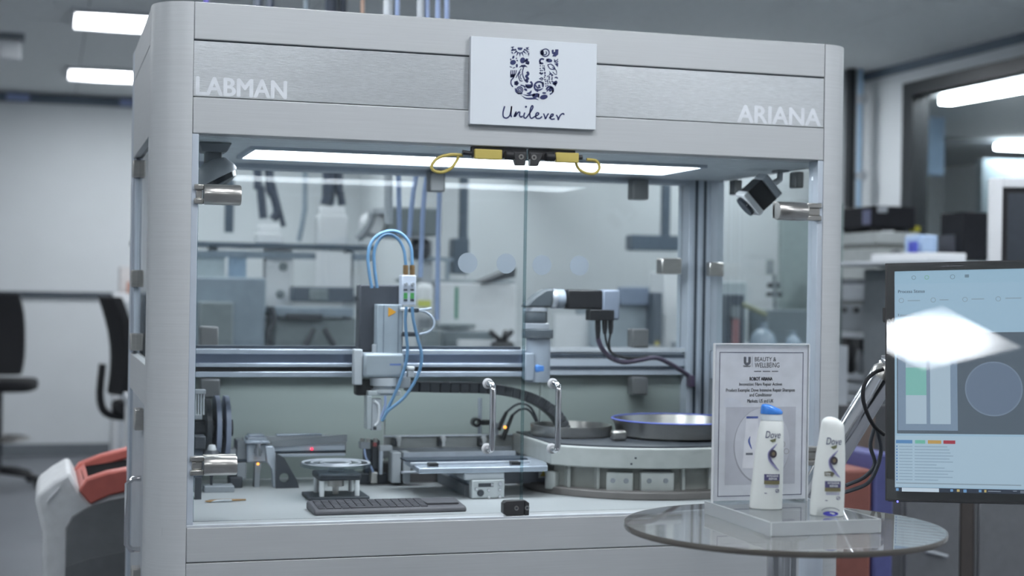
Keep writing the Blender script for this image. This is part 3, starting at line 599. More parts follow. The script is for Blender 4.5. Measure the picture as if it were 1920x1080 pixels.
def hose(name, pts, Y, r, m, par, sm=5): return MB().tube([at(a_,b_,Y if not isinstance(Y,(list,tuple)) else Y[i]) for i,(a_,b_) in enumerate(pts)], r, 10, sm).build(name, m, par)
hose('air_tube', ((761,498),(757,468),(745,447),(728,440),(712,448),(702,470),(702,500),(707,540)), YH+.025, .0042, M_BLUEHOSE, t)
hose('air_tube', ((773,498),(770,462),(755,440),(735,433),(712,439),(696,455),(690,480),(692,510),(697,540)), YH+.015, .0042, M_BLUEHOSE, t)
hose('air_tube', ((762,575),(760,600),(762,630),(764,655),(760,685),(748,720),(735,750),(722,775)), [YH-.02]*8, .0042, M_BLUEHOSE, t)
hose('air_tube', ((773,575),(775,600),(783,635),(790,662),(788,690),(775,720),(755,748),(728,770),(716,790)), [YH-.025]*9, .0042, M_BLUEHOSE, t)
hose('air_tube', ((722,742),(722,760),(714,785)), YH-.01, .0035, M_BLUEHOSE2, t)
hp('cable_plug', M_DARK, 766,577,786,586, YH-.01, .012, .003); hp('cable_plug', M_DARK, 754,622,786,631, YH-.01, .012, .003); hp('cable_socket', M_WHITE, 752,577,767,583, YH-.008, .012, .002)
hose('signal_cable', ((785,582),(800,586),(812,598),(813,612),(804,622),(786,627)), YH-.004, .0032, mat('cable_grey',(170,182,196),.4), t)
hose('signal_cable', ((786,581),(798,580),(809,578)), YH-.004, .003, mat('cable_grey',(170,182,196),.4), t)
# ---- elbow shaped rotary drive at the right end of the axis
YR = 3.93
t = thing('rotary_drive', 'elbow shaped black and silver rotary drive at the end of the linear axis', 'servo drive', at(1007,712,YR))
def lat(name, m, x, y0, y1, hw, Y=YR+.03, bev=0):
    c0, c1 = at(x,y0,Y), at(x,y1,Y); r = abs(at(x+hw,y0,Y).x-at(x,y0,Y).x); h = c0.z-c1.z
    return MB().lathe([(.0001,0),(r*.95,0),(r,h*.08),(r,h*.92),(r*.95,h),(.0001,h)],(c1.x,Y,c1.z),28).build(name, m, t)
SIL = mat('silver_ring',(200,206,214),.3,.6); DG = mat('drive_dark',(74,82,88),.45)
lat('column', mat('drive_white',(150,160,172),.4), 1008,634,716,22); lat('dark_collar', DG, 1008,617,634,28); lat('ring', SIL, 1005,606,617,23); lat('lower_joint', DG, 1004,584,606,21); lat('ring', SIL, 1004,577,584,22)
hp('side_block', mat('drive_white',(150,160,172),.4), 985,662,1002,714, YR-.002, .03, .003); hp('blue_button', mat('button_blue',(72,130,205),.4), 1004,683,1022,699, YR-.004, .012, .006)
MB().prism([(at(986,576,YR).x,at(986,576,YR).z),(at(1036,577,YR).x,at(1036,577,YR).z),(at(1040,541,YR).x,at(1040,541,YR).z),(at(1024,542,YR).x,at(1024,542,YR).z),(at(1004,555,YR).x,at(1004,555,YR).z)],'Y',YR,YR+.055).build('elbow', DG, t, bevel=.006)
c = at(1040,560,YR); rr_ = .025
def hx(name, m, x0, x1, r, zc): 
    xa_, xb_ = at(x0,561,YR).x, at(x1,561,YR).x; return MB().lathe([(.0001,xa_),(r*.93,xa_),(r,xa_+.003),(r,xb_-.003),(r*.93,xb_),(.0001,xb_)],(0,YR+.028,zc),26,'X').build(name, m, t)
zc = at(1090,561,YR).z
hx('ring', SIL, 1038,1048,.027,zc); hx('joint_ring', mat('drive_white',(150,160,172),.4), 1048,1063,.0262,zc)
hp('black_module', M_BLACK, 1065,543,1130,580, YR+.003, .05, .005); hp('end_housing', mat('end_grey',(126,136,152),.4), 1130,543,1163,600, YR+.002, .052, .006)
cb = hp('connector_block', M_BLACK, 1107,581,1152,601, YR, .04, .002)
for x in (1121,1134,1145):
    k0, k1 = at(x,601,YR+.012), at(x,626 if x > 1125 else 636,YR+.012); MB().tube([k0,k0+(k1-k0)*.5,k1],[.0075,.0075,.005],10).build('cable_plug', M_BLACK, cb)
PUR = mat('purple_cable',(86,76,98),.4)
hose('purple_cable', ((1121,634),(1128,652),(1145,671),(1170,679),(1200,675),(1230,671),(1260,684),(1285,700),(1299,714)), [3.942,3.95,3.98,4.02,4.06,4.1,4.13,4.15,4.155], .0068, PUR, t)
hose('black_cable', ((1134,624),(1138,645),(1148,662),(1175,672),(1215,668)), [3.942,3.955,3.985,4.03,4.08], .003, M_BLACK, t); hose('black_cable', ((1145,624),(1142,645),(1150,664),(1180,671),(1215,669)), [3.942,3.95,3.98,4.03,4.08], .003, M_BLACK, t)
hp('cable_gland', PUR, 1294,704,1303,726, 4.135, .03, .002)
# ---- drag chain behind the head
t = thing('drag_chain', 'black cable drag chain arching behind the door handles', 'cable chain', at(1070,845,4.03))
P = catmull([at(a_,b_,4.03) for a_, b_ in ((762,724),(840,726),(910,728),(970,738),(1015,756),(1045,782),(1060,815),(1066,852))], 4)
for i in range(len(P)-1):
    d = (P[i+1]-P[i]); L = d.length*.94; M = frame(P[i], d, Vector((0,1,0)).cross(d)*-1)
    MB(M).box(0,L,-.0135,.0135,-.03,.03).build('chain_link', mat('chain_black',(64,68,74),.5), t, bevel=.002)
# ---- tape reel at the left
t = thing('tape_reel', 'large grey reel standing edge on at the left end of the cell', 'reel', at(405,860,4.08))
c = at(398,800,4.05)
for dx, m, r in ((-.012,M_DARK,.078),(.012,mat('reel_blue_grey',(150,160,182),.4),.086),(.036,mat('reel_blue_grey',(150,160,182),.4),.086)):
    MB().lathe([(.02,dx),(r,dx),(r,dx+.012),(.02,dx+.012)],(c.x,4.12,c.z-.01),36,'X',ring=True).build('reel_flange', m, t)
MB().cyl((c.x-.06,4.12,c.z-.01),(c.x+.06,4.12,c.z-.01),.022,16).build('hub', M_DARK, t)
MB().box(c.x-.04,c.x-.02,4.11,4.13,ZS,c.z-.01).build('stand', M_PROF, t)
t = thing('dispenser_fixture', 'dark dispenser fixture with a hanging comb at the far left of the deck', 'fixture', at(374,940,3.83))
hp2 = lambda name, m, x0,y0,x1,y1,Y,dep,bev=.001: MB().pb(x0,y0,x1,y1,Y,dep).build(name, m, t, bevel=bev)
hp2('column', M_DARK, 366,895,378,939, 3.83, .02); hp2('motor', M_DARK, 365,818,386,842, 3.83, .05, .003); hp2('body', M_PROFD, 364,842,380,896, 3.84, .03)
hp2('comb_bar', M_GREY, 364,731,386,739, 3.9, .03); hp2('comb_foot', M_GREY, 363,778,379,786, 3.9, .03)
for x in (366,371,376,381): hp2('comb_tooth', M_LGREY, x,739,x+2.5,778, 3.905, .01, 0)
t = thing('glue_nozzle', 'conical nozzle with a white cap standing behind the lower left hinge', 'nozzle', at(396,930,3.98))
c = at(396,928,3.98); MB().lathe([(.003,0),(.003,.03),(.018,.055),(.022,.09),(.016,.098),(.0001,.10)],(c.x,3.98,ZS+.006),20).build('cone', M_DARK, t)
MB().lathe([(.010,.095),(.012,.10),(.008,.112),(.0001,.113)],(c.x,3.98,ZS+.006),18).build('cap', M_WHITE, t)
MB().box(c.x-.02,c.x+.055,3.95,4.01,ZS,ZS+.016).build('foot', M_GREY, t, bevel=.002)
o = MB(); a, b = atZ(384,943,ZS), atZ(461,940,ZS); o.tube([a+Vector((0,0,.004)), a+Vector((.012,0,.004)), b+Vector((-.05,0,.004)), b+Vector((0,0,.004))],[.001,.0035,.0035,.002],8)
t = thing('tweezers', 'thin brass coloured tool lying on the deck at the left', 'tool', a); o.build('shaft', mat('brass',(150,120,84),.35,.8), t)
q = a+(b-a)*.45; MB().tube([q+Vector((-.03,-.004,.003)),q+Vector((0,-.001,.0045)),q+Vector((.02,0,.004))],.0028,8).build('grip', M_LGREY, t)
# ---- feeder track
YT = 4.06
t = thing('feeder_track', 'aluminium feeder track with bearing housings on angled legs, left of the turntable', 'feeder', at(540,905,YT))
tp = lambda name, m, x0,y0,x1,y1,Y=YT,dep=.05,bev=.0015: MB().pb(x0,y0,x1,y1,Y,dep).build(name, m, t, bevel=bev)
BR = mat('axis_bright',(196,206,220),.25,.6)
tp('gearbox', M_GREY, 444,826,470,868, YT, .07, .003); tp('gear_end', M_LGREY, 428,842,446,862, YT+.01, .05, .003); tp('cross_bar', M_PROFD, 445,861,485,866, YT-.01, .02)
tp('top_plate', BR, 461,827,505,832, YT-.03, .07); tp('upper_plate', BR, 467,815,496,820, YT+.02, .05); tp('upper_block', M_PROF, 464,820,500,828, YT+.015, .06)
tp('bearing_housing', M_PROF, 463,832,502,868, YT-.015, .05, .006)
q = at(484,846,YT-.03); MB().lathe([(.0001,-.012),(.008,-.012),(.008,-.004),(.011,-.004),(.011,.006),(.007,.006),(.007,.02),(.0001,.02)],(q.x,YT-.03,q.z),18).build('spindle', M_CHROME, t)
tp('side_rail', M_PROF, 503,836,648,848, YT, .03); tp('lower_rail', M_PROF, 520,850,648,856, YT-.004, .03); tp('belt', M_PROFD, 515,845,648,848.5, YT-.003, .03); tp('rail_shadow_gap', M_BLACK, 520,848,648,850.5, YT+.004, .02)
tp('guide_plate', BR, 519,814,604,818, YT+.05, .03); tp('guide_body', M_LGREY, 500,818,650,836, YT+.05, .03)
z0, z1 = at(575,838,YT-.006).z, at(575,826,YT-.006).z
MB().prism([(at(508,838,YT).x,z0),(at(650,828,YT).x,at(650,828,YT).z),(at(650,815,YT).x,at(650,815,YT).z),(at(640,815,YT).x,at(640,815,YT).z),(at(508,831,YT).x,z1-.002)],'Y',YT-.006,YT).build('slanted_guide', M_GREY, t)
MB().prism([(at(a_,b_,YT-.03).x,at(a_,b_,YT-.03).z) for a_, b_ in ((497,836),(513,836),(521,872),(522,918),(512,918),(510,880),(500,866))],'Y',YT-.035,YT-.005).build('curved_leg', M_PROF, t, bevel=.003)
MB().prism([(at(a_,b_,YT-.02).x,at(a_,b_,YT-.02).z) for a_, b_ in ((478,868),(490,868),(486,916),(476,916))],'Y',YT-.02,YT+.005).build('straight_leg', M_GREY, t, bevel=.002)
tp('motor_foot', M_DARK, 430,894,455,917, YT-.03, .05, .005); tp('motor', M_GREY, 444,868,462,900, YT-.02, .05, .003)
# gusset with a round hole: outer triangle and inner ring of faces
def gus(Y): 
    T = [(518,846),(526,846),(561,908),(561,917),(518,917)]; hc = (533,896); n = 20; O = []
    for k in range(n):
        a_ = 2*math.pi*k/n; d = (math.cos(a_), math.sin(a_)); best = 1e9
        for (x0,y0),(x1,y1) in zip(T, T[1:]+T[:1]):
            ex, ey = x1-x0, y1-y0; den = d[0]*ey-d[1]*ex
            if abs(den) < 1e-9: continue
            tt = ((x0-hc[0])*ey-(y0-hc[1])*ex)/den; uu = ((x0-hc[0])*d[1]-(y0-hc[1])*d[0])/den
            if tt > 0 and -1e-6 <= uu <= 1+1e-6: best = min(best, tt)
        O.append((hc[0]+d[0]*best, hc[1]+d[1]*best))
    I = [(hc[0]+9*math.cos(2*math.pi*k/n), hc[1]+9*math.sin(2*math.pi*k/n)) for k in range(n)]
    g = lambda L, yy: [Vector((at(*p_,Y).x, yy, at(*p_,Y).z)) for p_ in L]
    vs = g(O,Y)+g(I,Y)+g(O,Y+.012)+g(I,Y+.012); fs = []
    for k in range(n):
        j = (k+1)%n; fs += [(k,j,n+j,n+k),(2*n+k,3*n+k,3*n+j,2*n+j),(k,2*n+k,2*n+j,j),(n+k,n+j,3*n+j,3*n+k)]
    return MB().add(vs, fs)
gus(YT-.055).build('gusset_plate', M_DARK, t)
for (px, py, c_, n_) in ((484,870,(255,170,70),'amber_led'),(585,842,(255,60,90),'red_led')):
    q = at(px,py,YT-.037 if py > 860 else YT-.005); MB().lathe([(.0001,-.003),(.003,-.002),(.0035,.004)],(q.x,q.y,q.z),12,'Y').build(n_, emit(n_, c_, 2.5), t)
# ---- turntable
t = thing('turntable', 'round glass turntable on four posts beside the keyboard', 'turntable', (.75,3.8,ZS))
c = atZ(633,932,ZS+.006); cx, cyy = c.x, 3.80
z_d = at(633,871,cyy).z; k_ = (at(690,900,cyy).x-at(575,900,cyy).x)/2
MB().box(cx-k_*.97,cx+k_*.97,cyy-.06,cyy+.06,ZS,ZS+.010).build('base_plate', M_DARK, t, bevel=.002)
zp0, zp1 = at(633,897,cyy).z, at(633,884,cyy).z
MB().box(cx-.052,cx+.056,cyy-.05,cyy+.05,zp0,zp1).build('top_plate', M_DARK, t, bevel=.006)
for sx_ in (-.042,.046):
    for sy in (-.042,.04): MB().cyl((cx+sx_,cyy+sy,ZS+.010),(cx+sx_,cyy+sy,zp0),.0062,14).build('post', M_WHITE, t)
MB().lathe([(.008,.010),(.008,.03),(.02,.03),(.02,zp0-ZS),(.0001,zp0-ZS)],(cx,cyy,ZS),20).build('motor', M_STEEL, t)
MB().cyl((cx,cyy,zp1),(cx,cyy,z_d-.004),.02,18).build('hub', M_GREY, t)
R = (at(698,871,cyy).x-at(568,871,cyy).x)/2
d_ = MB().lathe([(.0001,-.004),(R,-.004),(R+.001,0),(R,.004),(.0001,.004)],(cx,cyy,z_d),48).build('glass_disc', glass('disc_glass',(.80,.86,.88),1.5,.02), t)
for r in (.97,.72,.45): MB().lathe([(R*r-.006,.0045),(R*r,.007),(R*r+.001,.0045)],(cx,cyy,z_d),48,ring=True).build('ring', SIL, d_)
# ---- keyboard
kz0, kz1 = ZS, ZS+.016
a, b = atZ(589,966,ZS+.004), atZ(873,957,ZS+.004); y0 = 3.508; y1 = y0+.118; a = Vector((a.x*1.005,y0,0)); b = Vector((b.x*1.005,y0,0))
t = thing('keyboard', 'slim dark grey wireless keyboard lying on the deck behind the left door', 'keyboard', ((a.x+b.x)/2,(y0+y1)/2,ZS))
MK = mat('keyboard_grey',(84,83,88),.5)
MB().prism([(y0,kz0),(y0+.002,kz0+.010),(y0+.012,kz0+.013),(y1-.01,kz1+.004),(y1,kz1),(y1,kz0)],'X',a.x,b.x).build('body', MK, t, bevel=.004)
def kz(y): return kz0+.013+(y-y0-.012)/(y1-y0-.022)*(kz1+.004-kz0-.013)
MKK = mat('key_black',(70,70,76),.55); key0 = None; kw = (b.x-a.x)*.72/14
for r in range(6):
    yk = y0+.013+r*.0155
    for c_ in range(14):
        if r == 0 and 4 <= c_ <= 8:
            if c_ == 4: xx = a.x+.012+kw*4; MB().box(xx,xx+kw*5-.002,yk,yk+.0130,kz(yk)-.001,kz(yk)+.003).build('space_bar', MKK, t, bevel=.001)
            continue
        xx = a.x+.012+kw*c_
        if key0 is None: key0 = MB().box(xx,xx+kw-.002,yk,yk+.0130,kz(yk)-.001,kz(yk)+.003).build('key', MKK, t, bevel=.001); kx, ky, kk = xx, yk, kz(yk)
        else: k2 = key0.copy(); C.objects.link(k2); k2.parent = t; k2.location = (xx-kx, yk-ky, kz(yk)-kk)
MB().box(b.x-(b.x-a.x)*.25,b.x-.012,y0+.03,y1-.03,kz(y0+.08)-.003,kz(y0+.08)+.0012).build('touch_pad', MK, t, bevel=.001)
# ---- tray station
YS = 3.93
t = thing('tray_station', 'bright tray on a linear module with a long back board', 'tray station', at(900,935,3.75))
sp_ = lambda name, m, x0,y0,x1,y1,Y=YS,dep=.05,bev=.0015,par=None: MB().pb(x0,y0,x1,y1,Y,dep).build(name, m, par or t, bevel=bev)
bb = sp_('back_board', mat('board_grey',(168,172,172),.4,.2), 722,818,1068,838, 4.12, .012); sp_('board_lip', SIL, 722,815,1068,818.5, 4.115, .02); sp_('lower_board', M_GREY, 715,838,1072,856, 4.10, .014)
for x in (746,830,906,985):
    q = at(x,828,4.10); MB().lathe([(.0001,.016),(.006,.016),(.008,.011),(.008,.004),(.006,0),(.006,-.012),(.0001,-.012)],(q.x,4.095,q.z),16).build('white_knob', M_WHITE, bb); MB().box(q.x-.012,q.x-.004,4.09,4.12,q.z-.012,q.z+.01).build('knob_clip', M_DARK, bb)
for x0, x1 in ((735,752),(756,770)): sp_('support_profile', M_LGREY, x0,848,x1,906, 4.0, .05, .003)
sp_('support_shelf', SIL, 752,884,800,888, 3.99, .03); sp_('dark_under_box', mat('under_box',(84,82,84),.5), 700,868,832,905, 4.06, .06)
# tray: flat plate with lip, seen from above
z_t = at(950,875,3.72).z
def tray(): 
    f0, f1 = at(786,872,3.72).x, at(1027,868,3.72).x; g0, g1 = at(757,851,3.95).x, at(1020,848,3.95).x
    P = [Vector((f0,3.72,z_t)),Vector((f1,3.72,z_t)),Vector((g1,3.95,z_t)),Vector((g0,3.95,z_t))]; Q = [p_+Vector((0,0,-.014)) for p_ in P]
    return MB().add(P+Q, [(0,1,2,3),(7,6,5,4),(0,4,5,1),(1,5,6,2),(2,6,7,3),(3,7,4,0)]), f0, f1
B_, f0, f1 = tray(); tr = B_.build('tray', BR, t, bevel=.002)
MB().box(f0-.005,f1-.025,3.79,3.80,z_t,z_t+.006).build('tray_bar', SIL, tr, bevel=.001)
for x in (812,966): q = at(x,866,3.76); MB().box(q.x-.012,q.x+.012,3.75,3.775,z_t,z_t+.008).build('tray_clip', M_BLACK, tr, bevel=.001)
MB().box(f0+.0,f1-.01,3.86,3.935,z_t,z_t+.004).build('tray_insert', M_PROFD, tr)
MB().box(f0+.01,f1-.02,3.935,3.942,z_t,z_t+.016).build('tray_rear_lip', SIL, tr)
sp_('carriage', M_LGREY, 871,880,946,900, 3.725, .12, .003)
lm = sp_('end_plate', mat('end_plate',(186,192,194),.4,.15), 885,900,946,934, 3.715, .03, .002)
x0_, x1_ = at(885,917,3.745).x, at(946,917,3.745).x; MB().box(x0_-.0,x1_,3.745,4.08,ZS,z_t-.03).build('module_body', M_PROF, t, bevel=.002)
MB().box(x0_-.012,x0_,3.77,4.06,ZS,z_t-.05).build('module_flank', M_GREY, t, bevel=.002)
sp_('slot', M_DARK, 897,906,925,913, 3.7145, .002, 0, lm)
for px, py, r_, m_ in ((901,924,.009,M_DARK),(916,919,.0042,M_CHROME),(916,932,.0042,M_CHROME),(937,918,.0042,M_CHROME),(937,931,.0042,M_CHROME),(938,907,.006,M_CHROME),(893,917,.004,M_CHROME),(922,909,.004,M_CHROME)):
    q = at(px,py,3.715); MB().lathe([(.0001,-.003),(r_*.8,-.003),(r_,-.001),(r_,.001)],(q.x,3.714,q.z),14,'Y').build('bolt', m_, lm)
sg = sp_('side_guard', mat('guard_grey',(132,136,146),.4,.2), 946,876,1028,906, 3.86, .012)
sp_('warning_plate', M_WHITE, 1010,878,1028,896, 3.858, .001, 0, sg)
q = [at(a_,b_,3.857) for a_, b_ in ((1013,893),(1025,893),(1019,881))]; MB().add([(p_.x,3.857,p_.z) for p_ in q],[(0,1,2)]).build('warning_triangle', mat('warning_yellow',(212,190,90),.5), sg, smooth=False)
# valve cluster left of the tray
t = thing('valve_cluster', 'small cluster of valves and brackets between turntable and tray', 'valves', at(708,908,4.02))
for n_, m_, x0,y0,x1,y1,Y,dp in (('top_block',M_GREY,676,829,694,842,4.02,.03),('block',M_DARK,698,826,712,880,4.04,.03),('red_cap',mat('dull_red',(150,80,80),.5),700,830,707,838,4.02,.02),('arm',M_LGREY,712,836,736,846,4.02,.03),('column',M_PROFD,684,842,696,905,4.05,.03),('base',M_DARK,672,888,726,907,4.04,.06),('valve',M_STEEL,696,886,708,906,4.0,.03),('rod',M_PROF,712,846,718,890,4.02,.02)):
    MB().pb(x0,y0,x1,y1,Y,dp).build(n_, m_, t, bevel=.002)
hose('blue_line', ((683,842),(686,858),(694,872),(702,890)), 4.01, .003, M_BLUEHOSE2, t)
for x in (679,690,704): q = at(x,826,4.03); MB().cyl((q.x,4.03,q.z-.004),(q.x,4.03,q.z+.006),.006,10).build('nut', M_STEEL, t)
# sensor post
t = thing('sensor_post', 'rod with a clamp and two black fibre sensors behind the left door handle', 'sensor', at(900,845,4.13))
MB().cyl(at(900,746,4.14),at(899,850,4.14),.0055,12).build('rod', M_PROF, t)
q = at(897,792,4.12); MB().lathe([(.006,-.012),(.013,-.012),(.013,.012),(.006,.012)],(q.x-.006,4.125,q.z),18,'Y',ring=True).build('clamp', M_BLACK, t); MB().pb(902,788,925,797,4.115,.02).build('clamp_arm', M_BLACK, t, bevel=.002)
for (a_, b_) in (((950,772),(934,806)),((961,778),(942,824))): MB().tube([at(*a_,4.10),at(a_[0]*.45+b_[0]*.55,a_[1]*.45+b_[1]*.55,4.10),at(*b_,4.10)],[.0045,.0062,.0075],10).build('sensor_head', M_BLACK, t)
MB().pb(921,794,936,816,4.095,.02).build('sensor_bracket', M_GREY, t, bevel=.002)
q = at(947,801,4.09); MB().lathe([(.0001,-.003),(.004,-.002),(.004,.003)],(q.x,4.09,q.z),10,'Y').build('amber_led', emit('amber_led',(255,170,70),2.5), t)
hose('fibre_cable', ((950,772),(966,760),(980,757),(996,765),(1008,790),(1014,812)), 4.10, .0032, M_DARK, t); hose('fibre_cable', ((961,778),(975,768),(990,768),(1003,785),(1012,814)), 4.095, .0032, M_DARK, t)
# ---- carousel
t = thing('carousel_feeder', 'big round light grey carousel feeder at the right side of the deck', 'carousel', (1.56,3.9,ZS))
def arcpoly(cx_, cy_, R_, xa_, xb_, yb_, n=28):
    P = []
    for k in range(n+1):
        x = xa_+(xb_-xa_)*k/n; P.append((x, cy_-math.sqrt(max(0,R_*R_-(x-cx_)**2))))
    return P+[(xb_,yb_),(xa_,yb_)]
XA = at(1042,860,3.72).x; CX, CY, RR = 1.565, 4.045, .425
zr1, zr0 = at(1200,843,CY-RR).z, at(1200,881,CY-RR).z; zp = at(1200,926,CY-RR).z
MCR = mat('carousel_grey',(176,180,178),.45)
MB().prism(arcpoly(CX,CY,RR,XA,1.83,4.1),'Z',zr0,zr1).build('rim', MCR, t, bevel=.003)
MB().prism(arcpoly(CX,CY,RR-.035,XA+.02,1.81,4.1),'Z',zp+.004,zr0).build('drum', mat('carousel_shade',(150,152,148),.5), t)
MB().prism(arcpoly(1.55,3.93,.335,1.225,1.84,4.15),'Z',ZS,zp+.004).build('base', mat('base_brown_grey',(112,108,106),.5), t, bevel=.003)
def pod(x0,x1,y0,y1,bolts=True):
    xm = (at(x0,900,3.64).x+at(x1,900,3.64).x)/2; hw = (at(x1,900,3.64).x-at(x0,900,3.64).x)/2; yf = CY-math.sqrt((RR-.012)**2-(xm-CX)**2); a_ = math.atan2(xm-CX, CY-yf)
    M = Matrix.Translation((xm,yf,0))@Matrix.Rotation(a_,4,'Z'); z1, z0 = at((x0+x1)/2,y0,yf).z, at((x0+x1)/2,y1,yf).z
    o = MB(M).box(-hw,hw,0,.04,z0,z1).build('pod', MCR, t, bevel=.003)
    if bolts:
        for s_ in (-.5,.5): MB(M).lathe([(.002,-.0015),(.006,-.0015),(.007,.001)],(hw*s_,0,(z0+z1)/2+.006),14,'Y').build('bolt_recess', M_GREY, o)
pod(1052,1074,884,917,False); pod(1145,1192,886,925); pod(1203,1262,886,926); pod(1345,1400,886,924)
for x in (1093,1137,1282,1334):
    xx = at(x,900,3.64).x; yf = CY-math.sqrt((RR-.02)**2-(xx-CX)**2); MB().box(xx-.004,xx+.004,yf,yf+.03,at(x,930,yf).z,zr0).build('drum_rib', MCR, t, bevel=.001)
for px,py in ((1192,859),(1184,870)): q = at(px,py,CY-RR); MB().cyl((q.x,CY-RR-.0006,q.z),(q.x,CY-RR+.002,q.z),.0028,10).build('screw_hole', M_DARK, t)
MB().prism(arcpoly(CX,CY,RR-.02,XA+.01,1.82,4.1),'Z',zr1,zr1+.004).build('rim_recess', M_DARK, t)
def pan(name, px, py0, py1, Yc, r, lab):
    c = at(px,(py0+py1)/2,Yc); h = at(px,py0,Yc).z-zr1-.004
    return MB().lathe([(.0001,0),(r*.97,0),(r,.004),(r*1.02,h*.8),(r*1.05,h),(r*1.0,h),(r*.96,.008),(.0001,.008)],(c.x,Yc,zr1+.004),36)
cp = at(1095,828,3.95); z_ = zr1+.004
MB().lathe([(.0001,0),(.105,0),(.11,.006),(.112,.030),(.106,.030),(.10,.01),(.0001,.01)],(at(1070,830,3.97).x,3.97,z_),36).build('flat_pan', M_STEEL, t)
BWX = at(1268,820,3.90).x
bw = MB().lathe([(.0001,0),(.155,0),(.165,.006),(.170,.030),(.178,.046),(.172,.046),(.160,.012),(.0001,.012)],(BWX,3.90,z_),40).build('metal_bowl', M_STEEL, t)
MB().lathe([(.1785,.0455),(.180,.048),(.177,.050),(.1745,.0475)],(BWX,3.90,z_),40,ring=True).build('blue_rim', mat('blue_tape',(96,110,190),.5), bw)
MB().pb(1150,808,1176,826,3.79,.03).build('bowl_outlet', M_STEEL, t, bevel=.006)
# ================================================================== glass table and display in front of the cell
TX, TY, TR, TZ = 1.29, 2.54, .29, .98
t = thing('glass_table', 'round glass bistro table with a fluted chrome column in front of the cell', 'table', (TX,TY,0))
tt = MB().lathe([(.0001,TZ-.010),(TR-.004,TZ-.010),(TR-.004,TZ),(.0001,TZ)],(TX,TY,0),96).build('table_top', glass('table_glass',(.95,.95,.94),1.42,0.,.13,(.78,.79,.77)), t)  # diffuse haze mixed into the glass lifts it like a pale veil of light
MB().lathe([(TR-.004,TZ-.010),(TR-.001,TZ-.0102),(TR,TZ-.007),(TR,TZ-.003),(TR-.001,TZ+.0002),(TR-.004,TZ)],(TX,TY,0),96,ring=True).build('rim', mat('smoked_rim',(96,92,88),.15), tt)
B = MB(); n = 48; prof = []
for k in range(n): a_ = 2*math.pi*k/n; r = .0265+.0022*math.cos(a_*12); prof.append((TX+r*math.cos(a_), TY+r*math.sin(a_)))
MB().prism(prof,'Z',.03,TZ-.022).build('column', M_CHROME, t)
MB().lathe([(.0001,TZ-.022),(.045,TZ-.022),(.05,TZ-.0105),(.0001,TZ-.0105)],(TX,TY,0),32).build('top_flange', M_CHROME, t)
MB().lathe([(.0001,0),(.21,0),(.21,.008),(.06,.02),(.035,.035),(.0001,.035)],(TX,TY,0),48).build('base', M_CHROME, t)
# ---- acrylic block and sign
ZB = 1.005
t = thing('acrylic_block', 'thick clear acrylic block lying on the glass table', 'block', (1.3115,2.56,TZ))
MB().box(1.206,1.417,2.419,2.70,TZ+.0004,ZB).build('clear_body', glass('clear_acrylic',(.95,.965,.965),1.49,.0,.07,(.85,.87,.88)), t, bevel=.0008)  # white haze in the material stands for light scattered inside the block
M_SAW = glass('satin_acrylic',(.86,.88,.89),1.49,.1,.34,(.86,.88,.90))
for r in ((1.206,1.417,2.4178,2.4188),(1.2048,1.2058,2.419,2.70),(1.4172,1.4182,2.419,2.70),(1.206,1.417,2.7002,2.7012)): MB().box(*r,TZ+.0004,ZB-.0004).build('satin_side', M_SAW, t, smooth=False)
M_PE = mat('acrylic_edge_glint',(226,230,232),.15)
for r in ((1.2048,1.4182,2.4178,2.4190,ZB-.0006,ZB+.0006),(1.2046,1.2060,2.4178,2.70,ZB-.0006,ZB+.0006),(1.4170,1.4182,2.4178,2.70,ZB-.0006,ZB+.0006),(1.2046,1.2060,2.4178,2.4192,TZ+.0004,ZB),(1.4170,1.4184,2.4178,2.4192,TZ+.0004,ZB),(1.2048,1.4182,2.4178,2.4190,TZ+.0004,TZ+.0016)): MB().box(*r).build('white_edge', M_PE, t, smooth=False)  # white strips stand in for the bright glints along the block's edges
YS_ = 2.662; sx0, sx1 = 1.2045, at(1514,780,YS_).x; sz1 = at(1430,646,YS_).z
t = thing('sign_holder', 'upright acrylic holder with a printed information sheet on the clear block', 'sign', ((sx0+sx1)/2,YS_,ZB))
MB().box(sx0,sx1,YS_+.0022,YS_+.0045,ZB,sz1).build('acrylic_panel', glass('sheet_acrylic',(.985,.99,.99),1.4), t)
MB().box(sx0,sx1,YS_-.0028,YS_-.0008,ZB,sz1).build('acrylic_panel', glass('sheet_acrylic',(.985,.99,.99),1.4), t)
for b_ in ((sx0-.001,sx1+.001,sz1,sz1+.0018),(sx0-.0016,sx0,ZB,sz1),(sx1,sx1+.0016,ZB,sz1)): MB().box(b_[0],b_[1],YS_-.003,YS_+.005,b_[2],b_[3]).build('white_edge', M_WHITE, t)
sh = MB().box(sx0+.002,sx1-.002,YS_,YS_+.0012,ZB+.004,sz1-.002).build('printed_sheet', mat('sheet_white',(232,234,242),.6), t, smooth=False)
FM = front((0,YS_,0)); INK = mat('ink_black',(52,54,62),.6); INKG = mat('ink_grey',(110,114,124),.6)
def sp(px, py): q = at(px, py, YS_); return (q.x, q.z)
def srect(G_, x0, y0, x1, y1): a_, b_ = sp(x0,(y0+y1)/2), sp(x1,(y0+y1)/2); G_.rect(a_[0], sp((x0+x1)/2,y1)[1], b_[0], sp((x0+x1)/2,y0)[1])
G = Flat(FM)
bx0, bx1 = sx0+.0095, sx1-.0105; bz0, bz1 = ZB+.012, sz1-.0145
for r in ((bx0,bz0,bx1,bz0+.0012),(bx0,bz1-.0012,bx1,bz1),(bx0,bz0,bx0+.0012,bz1),(bx1-.0012,bz0,bx1,bz1)): G.rect(*r)
G.build('printed_border', M_NAVY, sh)
